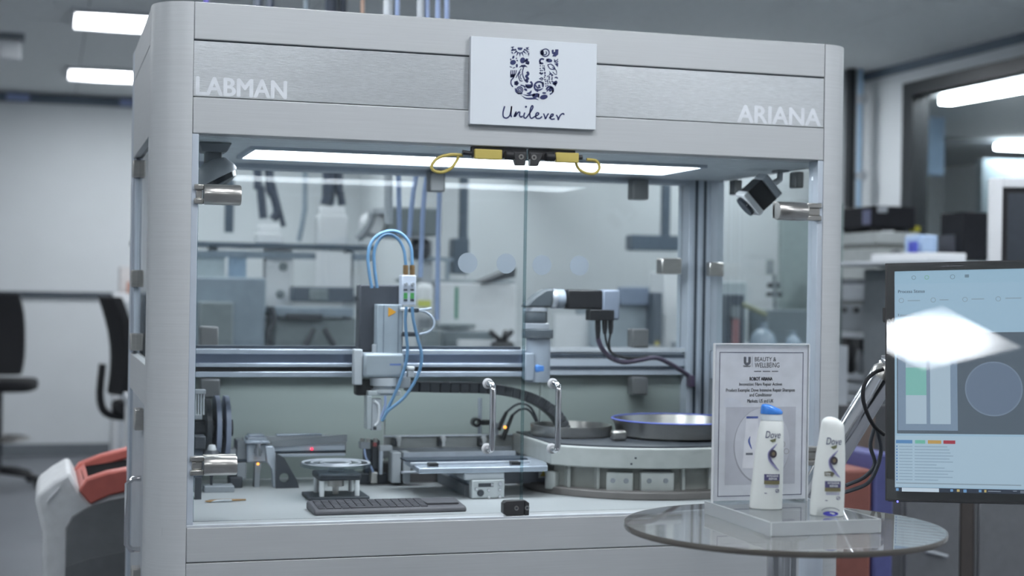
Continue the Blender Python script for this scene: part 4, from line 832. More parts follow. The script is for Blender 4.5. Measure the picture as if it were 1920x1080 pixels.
def stext(s_, x0, x1, yb, yt, m, bold=0.): 
    a_ = sp(x0,yb); text('lettering', s_, front((a_[0],YS_,a_[1])), sp(x1,yb)[0]-a_[0], sp(x0,yt)[1]-a_[1], m, sh, bold)
stext('BEAUTY &',1415,1455,677.5,669.5,INK); stext('WELLBEING',1415,1461,689,680,INK)
stext('ROBOT ARIANA',1405.5,1448,713.5,707,INK,.05); stext('Innovation: Fibre Repair Actives',1386,1466,725,717.5,INK,.01)
stext('Product Example: Dove Intensive Repair Shampoo',1361,1490,736.5,728.5,INK,.01); stext('and Conditioner',1405,1447,743.5,737,INK,.01); stext('Markets: US and UK',1401,1450,755,748.5,INK,.01)
stext('Unilever',1393.5,1407.5,688,684.5,INK,.02)
G = Flat(FM); u = sp(1394.5,669); v = sp(1407.5,682.5); wU = v[0]-u[0]; hU = u[1]-v[1]; th = wU*.36
G.rect(u[0],v[1]+hU*.3,u[0]+th,u[1]).rect(v[0]-th,v[1]+hU*.3,v[0],u[1]); cxu = (u[0]+v[0])/2
G.ring(cxu, v[1]+hU*.34, wU/2-th/2, th, 180, 360, 16); srect(G,1410,668,1410.5,688); G.build('printed_emblem', INKG, sh)
G = Flat(FM)
for a_, b_ in ((1414,1427),(1430,1444),(1447,1459)): srect(G,a_,695.5,b_,697)
G.build('fine_print', INKG, sh)
G = Flat(FM,.0003); srect(G,1360,763,1491,908); G.build('picture_ground', mat('picture_lilac',(206,207,217),.6), sh)
G = Flat(FM,.0005); c_ = sp(1428,836); G.ell(c_[0],c_[1],.0585,.072,0,40); G.build('picture_plate_edge', mat('picture_shadow',(172,173,184),.6), sh)
G = Flat(FM,.0007); G.ell(c_[0]+.001,c_[1]+.0015,.0575,.0705,0,40); G.build('picture_plate', mat('picture_plate',(220,221,230),.6), sh)
G = Flat(FM,.0009); G.poly([sp(1399,785),sp(1421,785),sp(1424,878),sp(1391,878)]); G.build('picture_bottle', mat('picture_bottle',(230,231,238),.6), sh)
G = Flat(FM,.0011); srect(G,1399,780.5,1421,784.5); G.stroke([sp(1406,818),sp(1404,828),sp(1409,842)],.004,4,True); G.build('picture_cap', mat('picture_blue',(88,104,170),.6), sh)
stext('Dove',1399.5,1415,806,800,M_NAVY); G = Flat(FM,.0011); srect(G,1398,849,1411,853); G.build('picture_label', INKG, sh)
G = Flat(FM,.0011); c_ = sp(1474,846); G.ring(c_[0],c_[1],.005,.0012); c_ = sp(1466,833); G.ring(c_[0],c_[1],.006,.0012,-60,80); G.build('picture_ring', mat('picture_cream',(178,176,180),.6), sh)
# ---- bottles
MBOT = mat('bottle_white',(226,230,228),.32,0,.01,10)
def bottle(name, label, base, scale, sec, y_base, xc_px, dep, parts):
    hd = math.atan2(base.x, base.y); ex = Vector((math.cos(hd), -math.sin(hd), 0)); ey = Vector((math.sin(hd), math.cos(hd), 0))
    t = thing(name, label, 'bottle', base)
    S = [((y_base-y)/scale, (xl-xc_px)/scale, (xr-xc_px)/scale, d/scale) for y, xl, xr, d in sec]
    def sect(z):
        for a_, b_ in zip(S, S[1:]):
            if a_[0] <= z <= b_[0]: k = (z-a_[0])/max(1e-9,b_[0]-a_[0]); return tuple(a_[i]+(b_[i]-a_[i])*k for i in (1,2,3))
        return S[0][1:] if z < S[0][0] else S[-1][1:]
    N = 2.3; n = 36
    def loft(sections, nm, m, par):
        B = MB(); vs = []
        for z, xl, xr, d in sections:
            c, a_ = (xl+xr)/2, (xr-xl)/2
            for k in range(n):
                q = 2*math.pi*k/n; cx_, sx_ = math.cos(q), math.sin(q)
                x = c+a_*math.copysign(abs(cx_)**(2/N), cx_); y = d*math.copysign(abs(sx_)**(2/N), sx_); vs.append(base+ex*x+ey*y+Vector((0,0,z)))
        L = len(sections); fs = [(i*n+k,i*n+(k+1)%n,(i+1)*n+(k+1)%n,(i+1)*n+k) for i in range(L-1) for k in range(n)]+[tuple(range(n)),tuple((L-1)*n+k for k in range(n))]
        return B.add(vs, fs).build(nm, m, par, angle=50)
    body = loft(S, 'body', MBOT, t)
    def wrap(v):   # v in photo-like units around the label: x (m from xc), y (height), z lift
        xl, xr, d = sect(v.y); c, a_ = (xl+xr)/2, (xr-xl)/2; u = min(.985,abs((v.x-c)/a_)); y = -d*(1-u**N)**(1/N)
        return base+ex*v.x+ey*(y-.0006-v.z)+Vector((0,0,v.y))
    def bt(s_, x0, x1, yb, yt, m, bold=0., shear=0.):
        o = Vector(((x0-xc_px)/scale, (y_base-yb)/scale, 0)); text('lettering', s_, None, (x1-x0)/scale, (yb-yt)/scale, m, body, bold, shear, wrap=lambda v: wrap(v+o))
    class BF(Flat):
        def poly(s, pts): return Flat.poly(s, [((a_-xc_px)/scale, (y_base-b_)/scale) for a_, b_ in pts])
    parts(t, body, bt, lambda lift=.0002: BF(None, lift, wrap), loft, lambda *a_: [((y_base-y)/scale,(xl-xc_px)/scale,(xr-xc_px)/scale,d/scale) for y, xl, xr, d in a_])
    return t
PURP = mat('label_purple',(86,84,122),.5); OLIVE = mat('label_olive',(120,114,84),.5); LEAF = mat('bird_green',(108,112,84),.5); SWD = mat('swirl_dark',(62,58,66),.5); SWL = mat('swirl_lilac',(150,150,186),.5)
def decals(bt, BFm, body, dx, dy, new=False):
    bt('Dove',1433+dx,1461+dx,819+dy,806+dy,M_NAVY,0,.25)
    g = BFm(); g.poly([(1441+dx,823+dy),(1447+dx,821+dy),(1453+dx,819+dy),(1452+dx,825+dy),(1446+dx,827+dy)]); g.build('bird_mark', LEAF, body)
    g = BFm(); g.stroke([(1455+dx,829+dy),(1447+dx,838+dy),(1441+dx,848+dy),(1443+dx,860+dy),(1452+dx,872+dy),(1459+dx,879+dy)],6.5,6,True); g.build('swirl', SWL, body)
    g = BFm(.0004); g.stroke([(1452+dx,834+dy),(1444+dx,842+dy),(1441+dx,850+dy),(1444+dx,861+dy),(1453+dx,870+dy)],3,6,True); g.build('swirl_line', PURP, body)
    g = BFm(.0006); g.ell(1448+dx,848+dy,6.6,7.6,0,20); g.build('swirl_disc', SWD, body); g = BFm(.0008); g.ell(1448.5+dx,848+dy,3,3.8,0,12); g.build('swirl_centre', mat('swirl_gold',(120,108,88),.5), body)
    g = BFm(); g.rect(1432+dx,898+dy,1460.5+dx,886+dy,6); g.build('label_band', PURP, body)
    g = BFm(); g.rect(1432+dx,905+dy,1460.5+dx,898+dy,6); g.build('label_band', OLIVE, body)
    g = BFm(); g.rect(1434+dx,908.2+dy,1459+dx,907+dy,5); g.rect(1434+dx,910.8+dy,1459+dx,909.6+dy,5); g.build('fine_print', SWL, body)
    g = BFm(); g.ring(1456.5+dx,917+dy,3,1); g.stroke([(1454.5+dx,919+dy),(1458.5+dx,915.5+dy)],1,0); g.build('round_mark', PURP, body)
    g = BFm(); g.rect(1433+dx,922.5+dy,1437.5+dx,921+dy); g.build('small_mark', PURP, body)
    W_ = M_WHITE; 
    o1 = bt('INTENSIVE',1437+dx,1458+dx,891.2+dy,887.6+dy,W_,.05); o2 = bt('REPAIR',1441+dx,1456+dx,896.4+dy,892.8+dy,W_,.05)
def shampoo(t, body, bt, BFm, loft, conv):
    loft(conv((787,1424,1465.5,15),(776,1423.5,1463.5,14),(772,1424,1463,13.5)), 'neck', mat('neck_white',(206,214,220),.3), t)
    BL = mat('cap_blue',(66,130,215),.15)
    loft(conv((775,1423,1464,14.5),(771,1423,1465,15),(766,1423.5,1461,14.5),(761,1424,1450,13),(758,1425.5,1441,11),(756.8,1428,1436,8)), 'cap', BL, t)
    decals(bt, BFm, body, 0, 0)
def cond(t, body, bt, BFm, loft, conv):
    decals(bt, BFm, body, 114, 14)
    g = BFm(.0003); g.stroke([(1545,887),(1556,886),(1561,889)],8,4); g.build('new_flash', mat('flash_olive',(104,102,86),.5), body)
    bt('new',1546.5,1556,889,884.5,M_WHITE)
    g = BFm(.0003); g.ell(1557,960,14,4.6,0,20); g.build('blue_oval', mat('oval_blue',(84,84,186),.35), body)
    g = BFm(.0002); g.ring(1557,958,17,1.5,200,340,16,9); g.build('cap_line', M_GREY, body)
b1 = atZ(1436,953,ZB); b1.z = ZB
bottle('shampoo_bottle', 'white shampoo bottle with a blue cap in front of the printed sign', b1, 1021, [(953,1407,1464,20),(951.5,1405,1466,22),(930,1406,1466.5,22.5),(900,1409,1467,22.5),(850,1413.5,1467.5,21),(810,1418.5,1467,18.5),(792,1422.5,1466.5,16),(787.5,1424.5,1465,14.8)], 953, 1436, 0, shampoo)
b2 = atZ(1550,966,ZB); b2.z = ZB
bottle('conditioner_bottle', 'white conditioner bottle with a rounded top and no visible cap, right of the sign', b2, 1036, [(966,1521,1578,19),(964.5,1519,1581,21),(945,1519,1581.5,22),(900,1523,1582.5,22),(850,1529,1582,20),(815,1534.5,1580.5,17),(802,1536.5,1579.5,15.5),(797,1537.2,1578.5,15),(791.5,1538.5,1574.5,13.8),(787.5,1541,1569,12),(784.8,1544.5,1563,9),(783.2,1549,1557,4.5)], 966, 1550, 0, cond)
# ================================================================== touch monitor on its arm
hd = YAW+math.atan((1795-960)/F)+math.radians(3); T_ = math.radians(12)
ex = Vector((math.cos(hd),-math.sin(hd),0)); ey = Vector((math.sin(hd)*math.sin(T_),math.cos(hd)*math.sin(T_),math.cos(T_)))
rl = math.radians(2.0); ex, ey = ex*math.cos(rl)+ey*math.sin(rl), ey*math.cos(rl)-ex*math.sin(rl)
P0 = CAM+ray(1660,938)*3.24; MM = frame(P0, ex, ey); MWD, MHT = .306, .512; bz_ = .0195
t = thing('touch_monitor', 'black portrait touch monitor with a lit screen at the right', 'monitor', P0)
MB(MM).box(0,MWD,0,MHT,-.035,-.006).build('rear_housing', M_BLACK, t, bevel=.006)
for n_, r in (('bezel',(0,bz_,0,MHT)),('bezel',(MWD-bz_,MWD,0,MHT)),('bezel',(bz_,MWD-bz_,0,.019)),('bezel',(bz_,MWD-bz_,MHT-.0175,MHT))): MB(MM).box(r[0],r[1],r[2],r[3],-.006,0).build(n_, M_BLACK, t)
SW, SH = MWD-2*bz_, MHT-.0365
MB(MM).box(-.006,0,.385,.415,-.02,-.004).build('side_button', M_BLACK, t, bevel=.001)
SM = MM@Matrix.Translation((bz_,.019,-.004))
scr = MB(SM).box(0,SW,0,SH,-.002,0).build('screen', emit('ui_ground',(150,180,202),.95), t, smooth=False)
MB(MM).box(bz_*.15,MWD-bz_*.15,.003,MHT-.003,.0002,.0012).build('cover_glass', glass('screen_cover',(.97,.98,.98),1.5), t, smooth=False)
def ux(px): return (px-1673)/245*SW
def uy(py): return SH*(1-(py-504)/418)
class UI(Flat):
    def __init__(s, lift=.0003): Flat.__init__(s, SM, lift)
    def r(s, x0,y0,x1,y1): return s.rect(ux(x0),uy(y1),ux(x1),uy(y0))
def ui(name, rgb, e, rects, lift=.0003, extra=None):
    g = UI(lift)
    for r in rects: g.r(*r)
    if extra: extra(g)
    return g.build(name, emit('ui_'+name, rgb, e), scr)
ui('header_bar',(146,178,200),.95,[(1673,504,1918,529)]); ui('dark_view',(80,93,106),.95,[(1677,624,1918,814)])
ui('track_panel',(118,138,160),.95,[(1679,626,1791,808)],.0006); ui('track_column',(164,184,200),.95,[(1694,640,1733,796),(1740,640,1778,796)],.0009)
ui('teal_fill',(120,178,172),.95,[(1694,690,1733,742)],.0012); ui('plate_disc',(98,114,136),.95,[],.0006,lambda g: g.ell(ux(1858),uy(730),.0565,.0565,0,40)); ui('plate_ring',(112,128,148),.95,[],.0009,lambda g: g.ring(ux(1858),uy(730),.0565,.003,0,360,40))
ui('log_panel',(162,186,204),.95,[(1673,818,1918,912)]); ui('blue_button',(96,150,205),.7,[(1675,826,1706,832.5)],.0006); ui('green_button',(120,200,180),.7,[(1711,826,1730,832.5)],.0006); ui('orange_button',(210,170,96),.7,[(1735,826,1760,832.5)],.0006); ui('red_button',(180,60,80),.7,[(1764,826,1786,832.5)],.0006)
rnd = random.Random(5)
ui('log_line',(140,162,182),.95,[(1681,837+5.6*k,1706,839+5.6*k) for k in range(12)]+[(1710,837+5.6*k,1740+rnd.uniform(10,44),839+5.6*k) for k in range(12)],.0006)
ui('log_bullet',(90,140,200),.7,[(1675.5,836.5+5.6*k,1678,839.5+5.6*k) for k in range(12)],.0006)
ui('scroll_bar',(150,170,186),.7,[(1675,905,1905,907)],.0006); ui('task_bar',(52,64,84),.6,[(1673,914,1918,922)],.0006); ui('search_box',(190,206,220),.95,[(1686,914.5,1755,921.5)],.0009)
ui('task_icon',(120,170,220),.7,[(1675,915.5,1680,920.5),(1776,915.5,1781,920),(1800,915.5,1806,921),(1828,915.5,1833,920)],.0009); ui('task_icon_yellow',(210,190,120),.7,[(1788,915.5,1793,920),(1838,915.5,1842,920)],.0009); ui('task_text',(150,160,176),.7,[(1845,917,1868,918.5),(1890,916,1897,917.5),(1903,916,1912,917.5),(1903,918.5,1912,920)],.0009)
ui('icon_grey',(120,148,166),.65,[(1807,513,1815,519)],.0006,lambda g: (g.ring(ux(1710),uy(517),.004,.0012), g.ring(ux(1784),uy(517),.0046,.0012))); ui('icon_green',(130,190,160),.7,[],.0006,lambda g: g.ring(ux(1735),uy(517),.004,.0014))
ui('status_ring',(150,174,192),.7,[(1698,560.5,1722,562.5),(1759,560,1776,562),(1819,559.5,1843,561.5),(1882,559,1912,561)],.0006,lambda g: [g.ring(ux(x_),uy(561),.0048,.0016) for x_ in (1686,1747,1807,1869)])
for s_, x0, x1, yb in (('Process Status',1680,1731,546.5),('Linear Track',1680,1727,593)): text('lettering', s_, SM@Matrix.Translation((ux(x0),uy(yb),.0006)), ux(x1)-ux(x0), None, emit('ui_text',(70,92,112),.5), scr, .02)
q = MM@Vector((.04,.002,0)); MB(MM).lathe([(.0001,.004),(.002,.003),(.002,0)],(.025,-.002,-.002),10,'Z').build('power_led', emit('power_blue',(90,90,255),4), t)
g = Flat(MM,.0014); g.rect(.118,MHT-.0115,.126,MHT-.0085).rect(.128,MHT-.0115,.134,MHT-.007).rect(.138,MHT-.0105,.163,MHT-.0085); g.build('maker_mark', mat('mark_grey',(74,76,82),.5), t)
MB(MM).box(.11,MWD-.11,.2,.31,-.06,-.035).build('mount_plate', M_BLACK, t, bevel=.004)
# arm
MC = MM@Vector((MWD/2,.255,-.06)); t = thing('steel_boom', 'thick polished steel boom holding the monitor from behind', 'boom', (1.86,3.3,.6))
a0 = at(1655,707,3.14); a1 = at(1585,822,3.2)
dv = (a0-a1).normalized(); far = a0+dv*.06
MB().tube([a1-dv*.16, a1, a0], .031, 24).build('lower_tube', M_CHROME, t)
MB().tube([a0, a0+dv*.015, a0+dv*.03], [.031,.031,.02], 24).build('joint', M_STEEL, t)
MB().tube([a0+dv*.02, a0+dv*.04+(MC-a0)*.1+Vector((0,.04,0)), MC+Vector((.02,.06,0)), MC], .018, 16, 4).build('upper_tube', M_CHROME, t)
f0 = a1-dv*.16; MB().tube([f0, f0+Vector((0,0,-.04)), Vector((f0.x,f0.y,.02))], .03, 20).build('floor_post', M_PROF, t)
MB().lathe([(.0001,0),(.11,0),(.11,.01),(.05,.025),(.0001,.025)],(f0.x,f0.y,0),32).build('floor_plate', M_DARK, t)
t = thing('monitor_cable', 'black cable looping out behind the left edge of the monitor', 'cable', at(1640,960,3.0))
MB().tube([at(a_,b_,2.98) for a_, b_ in ((1656,692),(1638,700),(1622,718),(1618,745),(1626,775),(1640,800),(1658,815))], .0045, 8, 5).build('cable', M_BLACK, t)
MB().tube([at(a_,b_,3.02) for a_, b_ in ((1645,806),(1652,840),(1645,875),(1628,905),(1600,918),(1578,924))], .0045, 8, 5).build('cable', M_DARK, t)
MB().tube([at(a_,b_,3.03) for a_, b_ in ((1640,800),(1632,835),(1640,870),(1620,895),(1586,910))], .0045, 8, 5).build('cable', M_DARK, t)
# ================================================================== laboratory behind the cell
def bx(name, label, cat, m, x0,y0,x1,y1,Y,dep,bev=.006,zb=None,group=None):
    B = MB().pb(x0,y0,x1,y1,Y,dep)
    if zb is not None:
        for v in B.v[-8:-4]: v.z = zb
    return tag(B.build(name, m, None, bevel=bev), label, cat, group)
YBN = 6.6
PAN = mat('panel_blue_grey',(142,156,168),.6); MIDG = mat('machine_grey',(128,138,142),.5)
# ---- bench with overhead shelf
t = thing('lab_bench', 'long white laboratory bench with an overhead shelf behind the cell', 'bench', (1.1,6.9,0))
def X6(px): return at(px,560,YBN).x
x0, x1 = X6(250), X6(1290); zt = .90
MB().box(x0,x1,YBN-.05,YBN+.75,zt-.04,zt).build('worktop', M_LGREY, t, bevel=.003)
for k in range(5):
    xa_ = x0+(x1-x0)*k/5; MB().box(xa_+.005,xa_+(x1-x0)/5-.005,YBN,YBN+.7,.08,zt-.04).build('cupboard', M_WHITE, t, bevel=.003)
zs = at(500,459,YBN+.3).z
sh_ = MB().box(at(250,455,YBN+.3).x,at(705,462,YBN+.3).x,YBN+.3,YBN+.62,zs-.012,zs+.008).build('shelf', mat('shelf_dark',(84,98,112),.5), t)
MB().box(at(250,455,YBN+.3).x,at(705,462,YBN+.3).x,YBN+.32,YBN+.36,zs-.06,zs-.03).build('shelf_rail', PAN, t)
for px in (400,655): q = at(px,500,YBN+.45); MB().box(q.x-.02,q.x+.02,YBN+.45,YBN+.5,zt,zs).build('shelf_post', M_LGREY, t)
def bench_item(name, label, cat, m, x0,y0,x1,y1,dy,dep,bev=.008): return bx(name, label, cat, m, x0,y0,x1,y1,YBN+dy,dep,bev,zt)
bench_item('storage_rack','wide blue grey cabinet standing on the bench at the left of the cell','cabinet',PAN,340,520,498,660,.1,.3)
bench_item('dark_drawer_unit','darker grey drawer unit in front of the blue grey cabinet','drawer unit',MIDG,374,566,438,660,.0,.09)
wt = bench_item('white_tower','tall white tower panel with dark spots behind the left door','instrument',M_WHITE,497,468,548,660,.34,.1)
for k,(px,py,r) in enumerate(((532,500,.02),(526,551,.02))): q = at(px,py,YBN+.33); MB().lathe([(.0001,-.01),(r*.6,-.01),(r,0),(.0001,0)],(q.x,YBN+.34,q.z),16,'Y').build('knob',MIDG,wt)
bench_item('grey_tray_machine','grey bench machine with a dark slot below the wall box','machine',MIDG,512,596,668,660,.15,.15)
bx('machine_deck','pale grey machine deck with a sloping front on the bench','machine deck',PAN,508,576,664,594,YBN+.12,.2)
bx('dark_slot_bar','dark horizontal bar across the grey bench machine','bar',M_DARK,536,588,606,600,YBN+.1,.03)
bx('dark_instrument','dark grey instrument with a pale label plate behind the gantry head','instrument',mat('slate',(92,102,114),.5),550,538,664,566,YBN+.18,.12)
bx('label_plate','pale grey plate on the dark instrument behind the gantry head','plate',MIDG,580,542,616,564,YBN+.165,.012)
bx('white_sheet','blank white sheet pinned up behind the gantry head','paper',M_WHITE,592,474,658,541,YBN+.3,.005,0)
bx('blue_grey_sheet','narrow blue grey panel left of the white tower panel','panel',mat('blue_panel',(142,164,184),.5),428,470,462,520,YBN+.33,.01,0)
bx('pale_sheet','pale sheet under the shelf at the far left of the cell','paper',mat('pale_sheet',(186,198,202),.7),362,472,422,520,YBN+.34,.005,0)
for k,(a_,b_) in enumerate((((588,616),(572,650)),((608,616),(628,650)))): tag(MB().tube([at(*a_,YBN+.08),at(*b_,YBN+.06)],.014,8).build('stand_leg',M_DARK,None), ('left slanting dark leg in front of the grey bench machine','right slanting dark leg in front of the grey bench machine')[k],'leg')
tag(MB().tube([at(508,575,YBN+.09),at(514,600,YBN+.09),at(506,620,YBN+.09),at(505,645,YBN+.09)],.014,8,4).build('hanging_hose',M_DARK,None),'dark hose hanging down the left end of the machine deck','hose')
# things on the shelf
for k,(xa_,ya_,xb_,lab) in enumerate(((484,420,530,'lower white socket box with plugs on the shelf at the left'),(598,386,652,'taller white socket box with plugs on the shelf'))):
    t = thing('socket_box', lab, 'socket box', at((xa_+xb_)/2,458,YBN+.35), 'white socket boxes on the shelf')
    z0 = zs+.008; p_, q_ = at(xa_,430,YBN+.35), at(xb_,430,YBN+.35); z1 = at(xa_,ya_+16,YBN+.35).z
    MB().box(p_.x,q_.x,YBN+.35,YBN+.47,z0,z1).build('box', M_WHITE, t, bevel=.006); MB().box(p_.x+.01,q_.x-.01,YBN+.37,YBN+.45,z1,at(xa_,ya_,YBN+.35).z).build('plug_row', M_WHITE, t, bevel=.008)
CB = mat('cable_slate',(62,72,88),.5)
for k,(pts,lab,r) in enumerate(((((480,250),(483,320),(488,350),(494,410)),'leftmost dark cable hanging into the lower socket box',.02),(((502,250),(505,320),(512,360),(520,395),(512,412)),'second dark cable hanging into the lower socket box',.02),(((508,330),(518,370),(532,425)),'thin slack cable right of the lower socket box',.012),(((618,250),(617,330),(612,385)),'broad dark cable hanging into the taller socket box',.03),(((640,250),(636,320),(638,360),(642,385)),'right slanting dark cable hanging into the taller socket box',.018))):
    P_ = [at(a_,b_,YBN+.42) for a_, b_ in pts]
    if pts[0][1] == 250: P_[0].z = HC-.012
    tag(MB().tube(P_, r, 8, 4).build('hanging_cable', CB, None), lab, 'cable', 'dark cables above the shelf')
tag(MB().tube([at(a_,b_,YBN+.42) for a_, b_ in ((575,-60),(572,350),(570,400),(560,452))], .012, 8, 4).build('pale_cable', PAN, None), 'pale slack cable between the two socket boxes', 'cable')
# service drops from the ceiling
def drop(px, y1, label, box=None):
    Y = 7.6; q = at(px,y1,Y); t = thing('service_drop', label, 'pole', (q.x,Y,q.z))
    MB().box(q.x-.02,q.x+.02,Y-.02,Y+.02,q.z,2.34).build('pole', mat('drop_slate',(78,92,106),.5), t)
    if box: MB().pb(*box,Y-.05,.1).build('outlet_box', mat('drop_slate',(78,92,106),.5), t, bevel=.006)
t = thing('service_rail', 'long horizontal service rail hidden behind the enclosure header', 'rail', (2.2,7.6,2.34))
MB().box(at(410,300,7.6).x,at(1270,300,7.6).x,7.57,7.63,2.34,2.40).build('rail', mat('drop_slate',(78,92,106),.5), t)
for x_ in (2.7,3.3): MB().box(x_,x_+.05,7.63,BY2,2.34,2.40).build('wall_bracket', mat('drop_slate',(78,92,106),.5), t)
drop(429,436,'short dark service pole ending above the shelf at the left')
drop(868,450,'dark service pole with a tall outlet box left of the frosted dots',(850,447,880,514))
drop(1247,445,'dark service pole with a wide flat outlet box at the right rear',(1185,441,1276,470))
# devices behind the head
t = thing('grey_projector','grey boxy device with a round white end behind the blue hoses','device',at(770,440,YBN+.3))
MB().pb(726,389,828,441,YBN+.3,.25).build('body', mat('device_grey',(112,122,126),.5), t, bevel=.01)
q = at(706,420,YBN+.3); MB().lathe([(.0001,-.03),(.045,-.03),(.06,0),(.06,.05),(.0001,.05)],(q.x,YBN+.36,q.z),24,'Y').build('round_end', M_WHITE, t)
MB().tube([at(a_,b_,YBN+.34) for a_, b_ in ((700,398),(690,425),(672,448))],.02,8,3).build('bracket', M_GREY, t); MB().pb(698,391,726,402,YBN+.3,.12).build('top_arm', M_LGREY, t, bevel=.004)
MB().pb(720,441,800,447,YBN+.3,.2).build('foot', M_GREY, t); q = at(800,450,YBN+.45); MB().box(q.x-.03,q.x+.03,YBN+.45,YBN+.51,zt,at(770,447,YBN+.3).z).build('post', M_LGREY, t)
t = thing('small_motor','dark small motor on a bracket below the boxy grey device','motor',at(785,480,YBN+.4)); q = at(772,466,YBN+.4)
MB().lathe([(.0001,0),(.04,0),(.048,.01),(.048,.07),(.04,.08),(.0001,.08)],(q.x,YBN+.4,q.z),20,'X').build('barrel', M_DARK, t); MB().pb(770,482,850,489,YBN+.42,.03).build('bracket', PAN, t); MB().pb(836,486,842,640,YBN+.53,.02).build('post', PAN, t)
bx('shelf_ledge','grey narrow ledge running behind the hoses to the dark outlet box','ledge',mat('ledge',(150,160,166),.5),745,524,966,530,YBN+.5,.06)
bx('white_case','large white case with a green stripe standing on the bench','case',M_WHITE,822,531,968,646,YBN+.3,.2)
bx('green_stripe','thin green vertical stripe on the large white case','stripe',mat('stripe_green',(92,150,128),.6),853,538,859,598,YBN+.298,.004,0)
bx('paper_roll','white paper roll beside the valve block on the bench','paper roll',M_WHITE,785,530,815,600,YBN+.25,.1,.03)
bx('yellow_note','yellow note behind the valve block','note',mat('note_yellow',(206,212,110),.7),783,563,808,575,YBN+.24,.004,0)
bx('low_dark_box','long low dark box on the bench in front of the white case','box',mat('low_box',(106,116,122),.5),833,622,926,652,YBN+.1,.12)
bx('low_grey_box','short grey box left of the long low dark box','box',MIDG,800,618,832,652,YBN+.12,.12)
bx('paper_stack','sloping white paper stack in front of the low dark box','paper',M_WHITE,862,638,925,652,YBN+.05,.08,.002)
bx('keyboard_edge','thin dark tray lying on top of the low boxes','tray',MIDG,820,608,892,614,YBN+.2,.1,.002)
q = at(942,650,YBN+.05)
t = thing('tripod_clamp','small black claw clamp standing on the bench beside the door gap','clamp',q)
for d_ in ((-.06,.0),(.05,.02),(.0,-.05)): MB().tube([q+Vector((0,0,.02)),q+Vector((d_[0],d_[1],.07))],.012,8).build('claw',M_BLACK,t)
MB().lathe([(.0001,-.03),(.07,-.03),(.05,.02),(.02,.03),(.0001,.03)],tuple(q),16).build('body',M_BLACK,t)
MB().add([at(905,528,YBN+.28),at(968,502,YBN+.28),at(966,520,YBN+.28),at(905,533,YBN+.28)]+[p_+Vector((0,.15,0)) for p_ in (at(905,528,YBN+.28),at(968,502,YBN+.28),at(966,520,YBN+.28),at(905,533,YBN+.28))],[(0,1,2,3),(4,5,6,7),(0,1,5,4),(1,2,6,5),(2,3,7,6),(3,0,4,7)]).build('folder',M_DARK,None)
tag(bpy.data.objects['folder'],'dark wedge shaped folder lying on top of the white case','folder')
# right half, behind the rotary drive and post
bx('white_board','white board low behind the rotary drive','board',M_WHITE,1040,590,1116,652,YBN+.4,.02,.002)
bx('glass_cabinet','pale grey instrument cabinet behind the end of the rotary drive','cabinet',mat('pale_cab',(160,172,180),.5),1118,560,1218,652,YBN+.3,.3)
bx('slate_unit','blue grey unit on top of the pale grey instrument cabinet','unit',mat('slate_blue',(120,134,156),.5),1162,538,1218,572,YBN+.25,.04)
bx('tall_white_unit','tall white unit beside the rear post of the cell','unit',M_WHITE,1246,510,1276,652,YBN+.35,.2)
bx('narrow_dark_unit','narrow dark upright unit between white units behind the cell','unit',mat('slate',(92,102,114),.5),1226,548,1242,648,YBN+.2,.1)
bx('yellow_tape','small yellow tag on the narrow dark upright unit','tag',mat('tag_yellow',(190,180,110),.6),1228,640,1236,648,YBN+.19,.004,0)
# ---- seen through the right flank window
YQ = 6.4
bx('side_bench','grey bench seen through the right flank window of the cell','bench',M_LGREY,1338,648,1590,700,YQ+.05,.6,.003,0)
t = thing('pump_unit','dark upright pump unit with a reddish tube behind the right flank window','pump',at(1380,648,YQ)); MB().pb(1362,552,1396,648,YQ+.1,.2).build('body', mat('slate_dark',(74,84,94),.5), t, bevel=.006); MB().pb(1374,598,1386,646,YQ+.09,.01).build('red_tube', mat('dull_red2',(150,110,112),.5), t); MB().pb(1372,574,1388,596,YQ+.09,.01).build('panel', MIDG, t)
bx('pale_hood','pale grey hood behind the dark pump unit','hood',mat('pale_hood',(168,180,184),.6),1330,528,1400,648,YQ+.4,.2)
bx('grey_partition','grey green partition at the right edge of the flank window','partition',mat('partition',(140,154,154),.6),1466,380,1580,648,YQ+.7,.05)
def flask(px, py0, py1, hw, lab):
    Y = YQ+.05; c_ = at(px,py1,Y); h = at(px,py0,Y).z-c_.z; r = at(px+hw,py1,Y).x-c_.x
    tag(MB().lathe([(.0001,0),(r,0),(r*1.02,h*.15),(r*.8,h*.5),(r*.34,h*.72),(r*.32,h*.96),(r*.36,h),(.0001,h)],(c_.x,Y+.1,c_.z),24).build('flask', mat('flask_glass',(150,166,180),.25), None), lab, 'flask', 'flasks on the side bench')
flask(1448,605,650,24,'pale conical flask just above the top edge of the printed sign'); flask(1506,622,650,14,'small pale flask at the right end of the side bench')
t = thing('bench_tap','grey gooseneck tap on the wall behind the flask','tap',at(1452,560,YQ+.5))
MB().tube([at(a_,b_,YQ+.5) for a_, b_ in ((1444,487),(1443,515))],.02,8).build('riser',MIDG,t); MB().pb(1448,530,1464,540,YQ+.5,.06).build('handle',M_DARK,t,bevel=.004); MB().pb(1446,548,1468,556,YQ+.5,.06).build('handle',M_DARK,t,bevel=.004); MB().tube([at(1452,515,YQ+.5),at(1455,660,YQ+.5)],.01,8).build('stem',MIDG,t)
bx('dark_basin','slate grey basin block behind the flasks','basin',mat('basin',(106,118,126),.5),1436,582,1575,648,YQ+.25,.2)
tag(MB().tube([at(1392,570,YQ+.1),at(1436,590,YQ+.1)],.012,8).build('drain_pipe',mat('olive_pipe',(140,146,120),.5),None),'thin olive pipe slanting from the pump unit to the basin','pipe')
